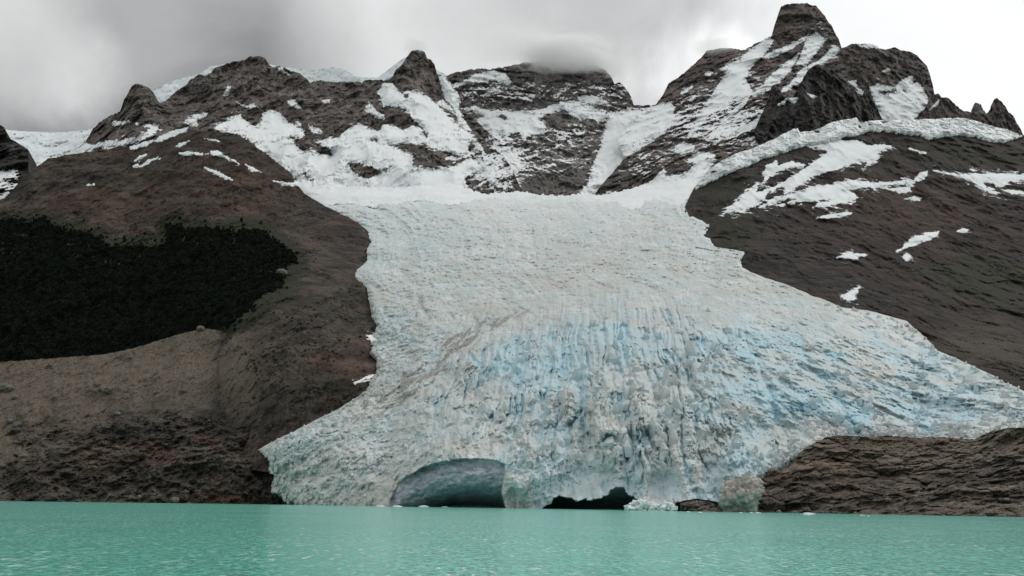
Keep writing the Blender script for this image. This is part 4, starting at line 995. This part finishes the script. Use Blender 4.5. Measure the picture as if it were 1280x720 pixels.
# right slope
T("snowfield", L_slope, cv(rG, [(825, 222), (930, 222), (980, 245), (1092, 246), (1022, 287), (1048, 307), (965, 354), (985, 325), (920, 335), (860, 355), (780, 376), (710, 402), (660, 432), (600, 472), (560, 492), (570, 465), (545, 450), (480, 482), (460, 517), (430, 532), (420, 552), (340, 572), (255, 588), (290, 550), (330, 530), (360, 490), (430, 433), (420, 482), (480, 467), (560, 430), (620, 395), (660, 365), (690, 345), (740, 310), (778, 280), (740, 262), (690, 250), (790, 225)]), "largest snow tongue slanting across the right slope from the ice band", "snowfield")
T("snow_patch", L_slope, cv(rG, [(453, 392), (480, 345), (520, 323), (532, 345), (600, 328), (672, 345), (650, 361), (590, 362), (530, 382), (490, 402), (452, 434), (470, 400)]), "forked snow patch under the dark knoll beside the ice band")
T("snowfield", L_slope, cv(rG, [(436, 558), (500, 515), (560, 500), (640, 480), (720, 455), (800, 443), (900, 423), (960, 430), (1080, 433), (1180, 418), (1218, 430), (1190, 452), (1110, 440), (1050, 457), (920, 462), (870, 470), (918, 490), (917, 522), (850, 537), (780, 552), (712, 558), (730, 530), (680, 525), (600, 537), (547, 547), (590, 525), (640, 505), (560, 520), (490, 547)]), "wide ragged snow sheet lying below the largest snow tongue", "snowfield", [cv(rG, [(735, 520), (810, 518), (800, 528), (745, 530)])])
T("snow_patch", L_slope, cv(rG, [(1203, 427), (1240, 380), (1278, 373), (1272, 407), (1230, 427)]), "small upright snow lobe at the right tip of the ragged snow sheet")
T("snow_patch", L_slope, cv(rG, [(1072, 465), (1190, 458), (1198, 480), (1150, 489)]), "flat snow strip just under the ragged sheet's right tip")
T("snow_patch", L_slope, cv(rG, [(1162, 516), (1210, 499), (1258, 510), (1237, 526)]), "small flat snow patch second below the ragged sheet's right tip")
T("snow_patch", L_slope, cv(rG, [(720, 614), (790, 589), (898, 581), (893, 593), (800, 604)]), "thin snow streak alone beneath the ragged snow sheet")
T("snowfield", L_slope, cv(rH, [(828, 290), (960, 313), (1080, 308), (1330, 313), (1330, 342), (1200, 346), (1180, 372), (1090, 377), (1152, 411), (1140, 417), (1060, 382), (1020, 347), (960, 327)]), "snow sheet reaching the frame edge below the pinnacles", "snowfield", [cv(rH, [(1078, 352), (1130, 350), (1142, 382), (1090, 384)])])
T("snow_patch", L_slope, cv(rH, [(1150, 384), (1330, 400), (1330, 418), (1220, 408)]), "long thin snow line under the edge snow sheet")
T("snow_patch", L_slope, cv(rH, [(1006, 284), (1052, 290), (1030, 298)]), "tiny snow dash above the edge snow sheet")
T("snow_patch", L_slope, cv(rH, [(646, 696), (690, 660), (710, 630), (800, 604), (857, 595), (847, 621), (760, 657), (700, 679)]), "bright leaf shaped snow patch alone on the brown slope")
T("snow_patch", L_slope, cv(rK, [(586, 241), (630, 223), (697, 234), (640, 249)]), "small oval snow patch on the slope above the glacier edge")
T("snow_patch", L_slope, cv(rK, [(822, 241), (845, 229), (868, 240), (845, 252)]), "small snow fleck just under the lower tip of the leaf shaped patch")
T("snow_patch", L_slope, cv(rK, [(596, 387), (667, 355), (648, 402), (622, 400)]), "pointed snow patch touching the rocks at the glacier edge")
T("snow_patch", L_slope, cv(rK, [(1032, 146), (1050, 139), (1068, 143), (1060, 152)]), "tiny snow fleck right of the leaf shaped patch")
T("snow_patch", L_slope, cv(rH, [(706, 182), (745, 190), (790, 205), (760, 208)]), "thin snow line on bare rock below the ice band's middle")
# brown dome
T("snow_patch", L_hill, cv(rA, [(636, 387), (700, 360), (762, 343), (742, 367), (680, 389)]), "slanting snow streak on the dome's left crest")
T("snow_patch", L_hill, cv(rA, [(770, 347), (830, 310), (900, 288), (943, 280), (930, 298), (860, 322), (800, 348)]), "long snow streak along the top crest of the brown dome")
T("snow_patch", L_hill, cv(rA, [(874, 372), (910, 350), (948, 346), (930, 362), (890, 375)]), "short snow streak below the dome's top crest")
T("snow_patch", L_hill, cv(rA, [(665, 445), (730, 403), (734, 414), (680, 448)]), "thin slanting snow streak on the dome's left flank")
T("snow_patch", L_hill, cv(rA, [(656, 467), (690, 459), (704, 476), (668, 478)]), "small snow dot at the foot of the thin flank streak")
T("snow_patch", L_hill, cv(rA, [(700, 471), (740, 440), (780, 427), (815, 430), (760, 447), (715, 471)]), "curved snow streak in the middle of the brown dome")
T("snow_patch", L_hill, cv(rA, [(894, 405), (960, 398), (1044, 407), (1000, 414), (910, 415)]), "flat horizontal snow streak across the brown dome")
T("snow_patch", L_hill, cv(rA, [(1052, 395), (1090, 390), (1148, 437), (1110, 427), (1058, 410)]), "thick slanting snow patch on the dome's right side")
T("snow_patch", L_hill, cv(rA, [(1022, 476), (1060, 488), (1110, 507), (1178, 546), (1140, 543), (1090, 520)]), "lowest long snow streak on reddish ground of the dome")
T("snow_patch", L_hill, cv(rA, [(1022, 333), (1080, 336), (1118, 354), (1060, 347)]), "fine snow line just under the dome's right crest")
T("snow_patch", L_hill, cv(rB, [(428, 583), (470, 597), (508, 624), (480, 618), (445, 602)]), "snow streak near the dome's right end above the glacier")
T("snow_patch", L_hill, cv(rB, [(357, 556), (398, 575), (392, 584)]), "tiny snow fleck left of the dome's right end streak")
T("snow_patch", L_hill, cv(rA, [(430, 567), (470, 556), (474, 568)]), "tiny snow spot low on the dome's left flank")
T("snow_patch", L_hill, cv(rB, [(562, 662), (600, 668), (690, 676), (690, 690), (610, 690)]), "snow edge where the dome meets the glacier's upper corner")
# stranded snow beside the lower glacier
T("snow_patch", L_hill, cv(rL, [(685, 162), (775, 162), (785, 190), (745, 235), (722, 265), (770, 300), (705, 352), (690, 350), (712, 300), (660, 278), (632, 240), (700, 222), (715, 212)]), "dirty pinkish snow drift stranded in the rocks beside the glacier", thick=2)
T("snow_patch", L_hill, cv(rL, [(566, 474), (610, 452), (680, 430), (684, 442), (620, 464), (575, 478)]), "narrow snow strip at the rock margin left of the glacier", thick=1.5)


class Apron:
    def __init__(self, L): self.L, self.f = L, lambda px, py: np.minimum(GF(px, py) - 3, L.f(px, py) - 5)
    def Y(self, px, py, octs=None):
        a = GF(px, py) + 16 * np.exp(-np.maximum(py - 240, 0) / 9.0) + 1.5; b_ = self.L.Y(px, py, 2) - 2
        k_ = 22.0
        return -np.log(np.exp(-(a - 1800) / k_) + np.exp(-(b_ - 1800) / k_)) * k_ + 1800 + 2.5 * fbm(at(px, py, a), 30, 4, 0.55, seed=411)


T("snowfield", Apron(L_ridge), [(346, 220), (372, 228), (400, 231), (450, 234), (500, 235), (560, 230), (572, 232), (582, 240), (600, 243), (622, 247), (596, 250), (560, 256), (520, 250), (470, 260), (440, 254), (405, 256), (388, 249), (370, 243), (356, 232)], "soft firn apron blending the main snowfield into the glacier's upper edge", "snowfield")
T("snowfield", Apron(L_sum), [(742, 247), (775, 240), (800, 233), (850, 225), (874, 225), (862, 248), (846, 258), (822, 252), (790, 262), (765, 253)], "soft firn apron blending the massif's snow basin into the glacier top", "snowfield")
for _L in (L_ridge, L_wall, L_sum, L_mesa, L_but, L_slope, L_hill):
    _o, _x, _y, _s = _L.mesh
    _o.data.attributes['sn'].data.foreach_set('value', _s.astype(np.float32))


# ================================================================== FOREST
def lump_mesh(sub=1):
    import bmesh
    bm = bmesh.new()
    bmesh.ops.create_icosphere(bm, subdivisions=sub, radius=1)
    v = np.array([x.co[:] for x in bm.verts]); f = np.array([[x.index for x in p.verts] for p in bm.faces])
    bm.free()
    return v, f


def build_forest():
    v, f = lump_mesh(1)
    N_ = 72000
    px = rng.uniform(-310, 375, N_); py = rng.uniform(268, 470, N_)
    sd = poly_sd(px, py, forest_poly)
    for g in glades: sd = np.minimum(sd, -poly_sd(px, py, g))
    q = np.stack([px, py, px * 0], -1)
    sd = sd + 5 * fbm(q, 22, 4, 0.6, seed=3)
    crest = np.interp(px, [-320, -180, -60, 0, 50, 130, 165, 200, 235, 262, 400], [462, 454, 455, 452, 449, 443, 436, 425, 415, 411, 600])
    ok = (sd > 0) | ((sd > -16) & (rng.random(N_) < 0.35 * np.exp(np.minimum(sd, 0) / 3.0)))
    ok &= py < crest + 10
    px, py = px[ok], py[ok]
    Y = L_hill.Y(px, py)
    P = at(px, py, Y)
    n = len(P)
    r = rng.uniform(1.6, 3.0, n); hgt = r * rng.uniform(0.8, 1.5, n)
    V = v[None] * (1 + 0.35 * rng.normal(size=(n, len(v), 1)))
    V = V * np.stack([r, r, hgt], -1)[:, None, :] + (P + np.stack([0 * r, 0 * r, hgt * 0.55], -1))[:, None, :]
    F = f[None] + (np.arange(n) * len(v))[:, None, None]
    o = mesh_np("forest", V.reshape(-1, 3), F.reshape(-1, 3), M_forest, smooth=False)
    tag(o, "dark evergreen beech wood filling the hollow above the scree bank", kind="stuff")


build_forest()


def build_scrub():
    """low bushes on the brown hillside, too many to count"""
    v, f = lump_mesh(1)
    N_ = 5200
    px = rng.uniform(-20, 460, N_); py = rng.uniform(215, 520, N_)
    q = np.stack([px, py, px * 0], -1)
    dens = fbm(q, 40, 4, 0.6, seed=13) + 0.5 * blob(px, py, 370, 430, 80, 80) + 0.35 * blob(px, py, 180, 265, 160, 16)
    sd = poly_sd(px, py, forest_poly)
    ty = np.interp(px, [p[0] for p in hill_top], [p[1] for p in hill_top])
    gx = np.interp(py, GLy, GLx)
    ok = (dens > 0.32) & (sd < 0) & (py > ty + 14) & (px < gx - 6) & ((py < 440) | (px > 300))
    px, py = px[ok], py[ok]
    P = at(px, py, L_hill.Y(px, py))
    n = len(P)
    r = rng.uniform(0.9, 2.4, n)
    V = v[None] * (1 + 0.35 * rng.normal(size=(n, len(v), 1)))
    V = V * np.stack([r, r, r * 0.8], -1)[:, None, :] + P[:, None, :]
    F = f[None] + (np.arange(n) * len(v))[:, None, None]
    o = mesh_np("scrub", V.reshape(-1, 3), F.reshape(-1, 3), plain_mat("scrub_foliage", (0.028, 0.026, 0.018), (0.06, 0.052, 0.036), 0.3, 0.9, 0.3, 0.1), smooth=False)
    tag(o, "low dark scrub dotted over the brown hillside", kind="stuff")


build_scrub()


# ================================================================== BOULDERS AND ICE
def rock_blob(name, mat, seed, sub=3, amp=0.35, flat=0.7):
    v, f = lump_mesh(sub)
    n = fbm(v * 1.0, 1.1, 4, 0.6, seed=seed)
    w, w2, wid = worley(v[:, 0] * 1.3 + seed, v[:, 2] * 1.3 + v[:, 1], int(seed * 7) % 200)
    v = v * (1 + amp * n + 0.12 * wid - 0.06)[:, None] * np.array([1.1, 0.9, flat])
    return v, f


def add_rock(name, mat, seed, pos, size, label, cat, group=None, rot=0.0, sub=3, amp=0.35, flat=0.7, smooth=False):
    v, f = rock_blob(name, mat, seed, sub, amp, flat)
    o = mesh_np(name, v * size, f, mat, smooth=smooth)
    o.location = Vector(pos); o.rotation_euler.z = rot
    return tag(o, label, cat, group)


def on(L, px, py):
    return at(np.float64(px), np.float64(py), np.float64(L.Y(np.array([px]), np.array([py]))[0]))


bl = [(9, 487, 4.6, "largest grey boulder near the frame edge on the tan scree bank"),
      (19, 498, 2.2, "small pale boulder just below the largest one on the scree"),
      (22, 532, 3.0, "pale boulder on the scree at the top of the dark shore rocks"),
      (13, 528, 2.4, "dark boulder close beside the pale one above the shore rocks"),
      (135, 490, 4.0, "broken dark boulder in the middle of the scree bank"),
      (128, 487, 2.6, "smaller dark boulder touching the broken one mid scree"),
      (122, 482, 2.4, "upper dark boulder above the broken one mid scree"),
      (230, 490, 2.2, "lone pale boulder high on the right part of the scree"),
      (195, 491, 1.8, "small tan boulder left of the lone pale one"),
      (148, 519, 2.2, "pale boulder at the base of the scree above folded rock"),
      (235, 526, 2.4, "bright boulder on the bench above the reddish folded rock"),
      (30, 571, 2.2, "white topped boulder on the dark shore rock edge"),
      (116, 586, 2.2, "yellowish boulder low among the dark shore rocks"),
      (176, 623, 2.0, "pale wet boulder at the waterline below the folded rock"),
      (219, 626, 2.4, "bright flat boulder at the lake's edge"),
      (3, 583, 2.0, "pale boulder at the frame edge above the water"),
      (251, 412.5, 3.2, "boulder sitting on the highest corner of the scree crest"),
      (353, 343, 5.0, "pale grey outcrop boulder at the edge of the dark wood"),
      (147, 560, 1.7, "small pale boulder on dark rock beneath the scree"),
      (163, 448, 1.9, "small boulder just under the scree crest")]
for i, (x, y, s, lab) in enumerate(bl):
    Lr = L_hill if i == 17 else L_bank
    p = on(Lr, x, y)
    s *= 1.7
    add_rock("boulder", M_boulder, 1.3 + i * 0.71, p + np.array([0, -0.3 * s, 0.25 * s]), s, lab, "boulder", "boulders on the left shore", i * 1.1, 2)
# loose stones, too many to count
def build_stones():
    v, f = lump_mesh(1)
    N_ = 9000
    px = rng.uniform(-30, 330, N_); py = rng.uniform(420, 625, N_)
    q = np.stack([px, py, px * 0], -1)
    d = fbm(q, 30, 4, 0.6, seed=23) + 1.1 * blob(px, py, 110, 522, 80, 12) + 0.5 * blob(px, py, 60, 470, 200, 25)
    ty = np.interp(px, [0, 130, 200, 262, 276, 292, 345], [452, 443, 425, 411, 420, 472, 508])
    ok = (d > 0.45) & (py > ty + 3)
    px, py = px[ok], py[ok]
    P = at(px, py, L_bank.Y(px, py)); n = len(P)
    r = 0.35 + 1.1 * rng.random(n) ** 3
    V = v[None] * (1 + 0.3 * rng.normal(size=(n, len(v), 1)))
    V = V * np.stack([r, r, r * 0.7], -1)[:, None, :] + P[:, None, :]
    F = f[None] + (np.arange(n) * len(v))[:, None, None]
    o = mesh_np("scree_stones", V.reshape(-1, 3), F.reshape(-1, 3), M_boulder, smooth=False)
    tag(o, "loose stones scattered over the tan scree bank", kind="stuff")


build_stones()

# dirty ice block at the water, beside the shore rock
def build_dirty_block():
    v, f = lump_mesh(5)
    n = fbm(v, 1.3, 6, 0.6, seed=3.1) * 0.42 + fbm(v, 0.5, 5, 0.62, seed=7.7, ridged=True) * 0.17
    v = v * (1 + n)[:, None] * np.array([15.0, 13, 11.5])
    o = mesh_np("dirty_ice_block", v, f, M_dirtyice)
    o.location = Vector(at(np.float64(926), np.float64(618), np.float64(592)))
    tag(o, "large grit covered ice block slumped between the glacier foot and shore rock", "ice block")


build_dirty_block()

# ice rubble beside the second cave mouth
rub = [(783, 634, 2.2), (789, 631, 2.0), (795, 629.5, 2.6), (800, 627, 2.2), (804, 632, 2.6), (809, 634, 2.2), (812, 630, 2.0), (818, 633, 2.6), (823, 635, 2.0), (827, 631, 1.6), (831, 629, 2.2), (836, 630, 2.0), (840, 633, 2.2), (834, 636, 1.8), (792, 636, 1.7), (786, 634, 2.4), (807, 629.5, 2.4), (815, 635.5, 2.2), (844, 635.5, 1.8), (829, 634, 2.4), (799, 634.5, 2.2)]
for i, (x, y, s) in enumerate(rub):
    Y = float(shoreY(x)) - 14 - 0.6 * i
    p = at(np.float64(x), np.float64(y), np.float64(Y))
    add_rock("ice_chunk", M_floe, 4.1 + i * 0.53, p, s, "pale pinkish ice chunk in the rubble heap beside the low cave mouth", "ice chunk", "ice rubble beside the low cave", i * 0.9, 2, 0.75, 0.8)

for i in range(16):
    left = i < 6
    x = (60 + 44 * i) if left else (965 + 32 * (i - 6) + 9 * math.sin(i * 2.3))
    y = np.interp(x, [0, 340, 950, 1280], [626.0, 629.5, 640.5, 645.5])
    d = ray(np.float64(x), np.float64(y)); Yw = float((850 - 3) if left else np.interp(x, [905, 1000, 1100, 1200, 1330], [598, 574, 540, 502, 462])) - 2
    p = CAM + d * Yw
    sz = 1.2 + 1.3 * abs(math.sin(i * 1.7))
    add_rock("boulder", M_boulder, 21.3 + i * 0.61, (p[0], p[1], 0.15), sz, "small boulder standing at the waterline below the %s" % ("folded rock of the scree bank" if left else "low brown ledge"), "boulder", "waterline boulders of the %s shore" % ("scree" if left else "ledge"), i * 0.8, 2)

# floating ice
fl = [(1011, 643.3, 3.2, "largest white ice floe drifting off the brown shore rock"), (948, 641.6, 2.0, "white floe drifting near the dirty ice block"), (940, 641.2, 1.4, "small floe left of the one near the dirty ice block"),
      (926, 641.2, 1.2, "tiny floe in front of the dirty ice block"), (875, 640.6, 1.3, "tiny floe off the dark rocks at the glacier foot"), (861, 640.2, 1.4, "small floe below the right cavity of the ice front"),
      (498, 633.6, 4.0, "flat floe at the left end of the big ice cave mouth"), (530, 633.8, 5.0, "long flat floe across the big ice cave mouth"), (556, 634.0, 3.0, "flat floe right of the long one at the big cave"),
      (475, 633.2, 3.0, "flat floe just outside the big cave's left rim"), (1078, 644.6, 1.2, "tiny floe off the middle of the shore rock"), (1086, 645.6, 0.9, "tiniest floe beside another off the shore rock")]
for i, (x, y, s, lab) in enumerate(fl):
    d = ray(np.float64(x), np.float64(y))
    Y = -CAM[2] / d[2]
    p = CAM + d * Y
    add_rock("ice_floe", M_floe, 8.3 + i * 0.47, (p[0], p[1], 0.05), s, lab, "ice floe", "ice floes drifting at the glacier front", i * 0.7, 2, 0.35, 0.28)


# ================================================================== WATER
def build_water():
    m, nt, b = mat_new("glacial_water")
    n = N(nt)
    def nc(vec, scale, detail):
        t = n.new("ShaderNodeTexNoise"); t.inputs["Scale"].default_value = scale; t.inputs["Detail"].default_value = detail; t.inputs["Roughness"].default_value = 0.6
        n.link(vec, t.inputs["Vector"])
        v = n.new("ShaderNodeVectorMath", operation='SUBTRACT'); n.link(t.outputs["Color"], v.inputs[0]); v.inputs[1].default_value = (0.5, 0.5, 0.5)
        return v.outputs[0]
    wa = nc(n.pos((1, 0.7, 1)), 2.4, 4)
    wb = nc(n.pos((1, 0.8, 1)), 8.0, 3)
    gust = n.noise(n.pos((0.25, 1, 1)), 0.03, 4, 0.55)
    amp = n.math('ADD', 1.0, n.math('MULTIPLY', n.ramp(gust, 0.3, 0.7), 0.5))
    def sc(v, k):
        t = n.new("ShaderNodeVectorMath", operation='SCALE'); n.link(v, t.inputs[0]); n.val(t.inputs["Scale"], k); return t.outputs[0]
    def add(a, b_):
        t = n.new("ShaderNodeVectorMath", operation='ADD'); n.link(a, t.inputs[0]); n.link(b_, t.inputs[1]); return t.outputs[0]
    tilt = sc(add(wa, sc(wb, 0.55)), amp)
    fl = n.new("ShaderNodeVectorMath", operation='MULTIPLY'); n.link(tilt, fl.inputs[0]); fl.inputs[1].default_value = (1, 1, 0)
    up = n.new("ShaderNodeVectorMath", operation='ADD'); n.link(fl.outputs[0], up.inputs[0]); up.inputs[1].default_value = (0, 0, 1)
    nn = n.new("ShaderNodeVectorMath", operation='NORMALIZE'); n.link(up.outputs[0], nn.inputs[0])
    silt = n.noise(n.pos((0.3, 1, 1)), 0.02, 4, 0.5)
    wc = n.mix(n.ramp(silt, 0.3, 0.7), (0.14, 0.49, 0.395), (0.16, 0.55, 0.445))
    glint = n.math('MULTIPLY', n.ramp(n.noise(n.pos((0.6, 0.16, 1)), 2.2, 3, 0.6), 0.57, 0.64), n.ramp(n.noise(n.pos((1, 0.5, 1)), 0.07, 3, 0.6), 0.36, 0.62))
    wc = n.mix(n.math('MULTIPLY', glint, 0.9), wc, (0.72, 0.86, 0.82))  # sparkle on the ripples painted into the water colour as pale flecks
    n.link(wc, b.inputs["Base Color"])
    b.inputs["Roughness"].default_value = 0.14
    b.inputs["IOR"].default_value = 1.33
    b.inputs["Specular IOR Level"].default_value = 0.5
    n.link(nn.outputs[0], b.inputs["Normal"])
    V = np.array([(-3000, -60, 0), (3000, -60, 0), (3000, 3200, 0), (-3000, 3200, 0)], float)
    o = mesh_np("water", V, np.array([[0, 1, 2, 3]]), m, smooth=False)
    tag(o, "rippled milky turquoise lake in front of the glacier", "lake", kind="structure")
    # lake floor
    V2 = V.copy(); V2[:, 2] = -40
    o2 = mesh_np("lake_bed", V2 * np.array([1.3, 1.3, 1]), np.array([[0, 1, 2, 3]]), M_shore, {"sn": np.zeros(4)}, smooth=False)
    tag(o2, kind="structure")


build_water()


# ================================================================== CLOUD ON THE SUMMITS
def cloud(name, c, r, dens, label, nscale=0.010):
    v, f = lump_mesh(3)
    o = mesh_np(name, v * np.array(r), f, None)
    o.location = Vector(c)
    m = bpy.data.materials.new("cloud_vapour"); m.use_nodes = True
    nt = m.node_tree; nt.nodes.clear(); n = N(nt)
    out = n.new("ShaderNodeOutputMaterial"); vol = n.new("ShaderNodeVolumePrincipled")
    tc = n.new("ShaderNodeTexCoord")
    mp = n.new("ShaderNodeVectorMath", operation='DIVIDE'); n.link(tc.outputs["Object"], mp.inputs[0]); mp.inputs[1].default_value = r
    ln = n.new("ShaderNodeVectorMath", operation='LENGTH'); n.link(mp.outputs[0], ln.inputs[0])
    fall = n.ramp(ln.outputs["Value"], 0.95, 0.35)
    ns = n.noise(n.pos((0.7, 1, 1.5)), nscale * 0.9, 5, 0.7, 0.8)
    d = n.math('MULTIPLY', n.math('MULTIPLY', fall, n.ramp(n.math('ADD', ns, n.math('MULTIPLY', fall, 0.22)), 0.46, 0.76)), dens)
    n.link(d, vol.inputs["Density"])
    vol.inputs["Color"].default_value = (0.98, 0.98, 0.98, 1)
    vol.inputs["Anisotropy"].default_value = 0.2
    n.link(vol.outputs[0], out.inputs["Volume"])
    o.data.materials.append(m)
    tag(o, label, kind="stuff")
    return o


cloud("cloud", at(np.float64(712), np.float64(68), np.float64(2720)), (250, 190, 80), 0.034, "thickest grey cloud hiding the top of the banded wall")
cloud("cloud", at(np.float64(640), np.float64(58), np.float64(2760)), (260, 190, 62), 0.010, "thin grey cloud trailing over the banded wall beside the thickest one")
cloud("cloud", at(np.float64(772), np.float64(84), np.float64(2700)), (95, 100, 50), 0.012, "small cloud wisp slipping down the wall's corner beside the notch")
cloud("cloud", at(np.float64(520), np.float64(58), np.float64(2380)), (60, 60, 30), 0.016, "small cloud puff catching the tip of the pointed horn")
cloud("cloud", at(np.float64(893), np.float64(58), np.float64(2600)), (110, 80, 40), 0.010, "thin cloud wisp on the shoulder left of the blunt tower")


# ================================================================== SKY AND SUN
def build_world():
    w = bpy.data.worlds.new("World"); S.world = w; w.use_nodes = True
    nt = w.node_tree; nt.nodes.clear(); n = N(nt)
    out = n.new("ShaderNodeOutputWorld")
    sky = n.new("ShaderNodeTexSky", sky_type='NISHITA'); sky.sun_disc = False
    sky.sun_elevation = math.radians(SUN_EL); sky.sun_rotation = math.radians(SUN_AZ)
    b1 = n.new("ShaderNodeBackground"); n.link(sky.outputs[0], b1.inputs[0]); b1.inputs[1].default_value = 0.1
    tc = n.new("ShaderNodeTexCoord")
    d = tc.outputs["Generated"]
    nz = n.new("ShaderNodeVectorMath", operation='NORMALIZE'); n.link(d, nz.inputs[0]); d = nz.outputs[0]
    st = n.new("ShaderNodeVectorMath", operation='MULTIPLY'); n.link(d, st.inputs[0]); st.inputs[1].default_value = (1, 1, 1.5)
    n1 = n.noise(st.outputs[0], 3.2, 6, 0.55, 0.4)
    n2 = n.noise(st.outputs[0], 9.0, 5, 0.55, 0.6)
    base = n.math('ADD', 0.62, n.math('MULTIPLY', n.math('SUBTRACT', n1, 0.5), 0.26))
    base = n.math('ADD', base, n.math('MULTIPLY', n.math('SUBTRACT', n2, 0.5), 0.14))

    def spot(px, py, r_deg, amt, base):
        v = ray(np.float64(px), np.float64(py)); v = v / np.linalg.norm(v)
        dp = n.new("ShaderNodeVectorMath", operation='DOT_PRODUCT'); n.link(d, dp.inputs[0]); dp.inputs[1].default_value = v
        f = n.ramp(n.math('ADD', dp.outputs["Value"], n.math('MULTIPLY', n.math('SUBTRACT', n1, 0.5), 0.03 * r_deg / 10)), math.cos(math.radians(r_deg)), 1.0)
        return n.math('ADD', base, n.math('MULTIPLY', f, amt))
    for s in ((110, 0, 11, 0.32), (0, 70, 7, 0.22), (150, 130, 17, -0.50), (420, 60, 9, 0.05), (1200, 70, 17, 0.40), (830, 110, 6, 0.40), (520, 40, 12, 0.10), (650, 60, 8, 0.06)):
        base = spot(*s, base)
    sep = n.new("ShaderNodeSeparateXYZ"); n.link(d, sep.inputs[0])
    base = n.math('ADD', base, n.math('MULTIPLY', n.ramp(sep.outputs[2], 0.55, 1.0), ZEN))
    base = n.math('MAXIMUM', base, 0.22)
    comb = n.mix(1.0, (0, 0, 0), (0.985, 1.0, 1.0))
    sc = n.new("ShaderNodeVectorMath", operation='SCALE'); sc.inputs[0].default_value = (0.985, 1.0, 1.0); n.link(base, sc.inputs["Scale"])
    b2 = n.new("ShaderNodeBackground"); n.link(sc.outputs[0], b2.inputs[0]); b2.inputs[1].default_value = 1.0
    mx = n.new("ShaderNodeMixShader"); mx.inputs[0].default_value = 0.97
    n.link(b1.outputs[0], mx.inputs[1]); n.link(b2.outputs[0], mx.inputs[2]); n.link(mx.outputs[0], out.inputs[0])


SUN_EL, SUN_AZ, ZEN = 48.0, 62.0, 0.40
build_world()
sun = bpy.data.lights.new("sun", 'SUN'); sun.energy = 1.1; sun.angle = math.radians(12); sun.color = (1, 0.97, 0.93)
so = bpy.data.objects.new("sun", sun); COL.objects.link(so)
_el, _az = math.radians(SUN_EL), math.radians(SUN_AZ)
tosun = Vector((math.sin(_az) * math.cos(_el), math.cos(_az) * math.cos(_el), math.sin(_el)))
so.rotation_euler = tosun.to_track_quat('Z', 'Y').to_euler()
so.location = (0, 0, 500)

# ================================================================== CAMERA AND RENDER
cam = bpy.data.cameras.new("camera"); cam.sensor_width = 36; cam.lens = 36 * FPX / 1280
cam.clip_start = 0.5; cam.clip_end = 30000
co = bpy.data.objects.new("camera", cam); COL.objects.link(co)
Mx = Matrix(((_R[0], _U[0], -_F[0], CAM[0]), (_R[1], _U[1], -_F[1], CAM[1]), (_R[2], _U[2], -_F[2], CAM[2]), (0, 0, 0, 1)))
co.matrix_world = Mx
S.camera = co
S.view_settings.view_transform = 'Standard'; S.view_settings.look = 'None'
S.view_settings.exposure = 0.0; S.view_settings.gamma = 1.0; S.view_settings.use_curve_mapping = False
S.render.engine = 'CYCLES'
c = S.cycles
c.max_bounces = 8; c.diffuse_bounces = 4; c.glossy_bounces = 2; c.volume_bounces = 6; c.transmission_bounces = 2
c.use_denoising = True
c.volume_step_rate = 2.0
c.volume_max_steps = 128
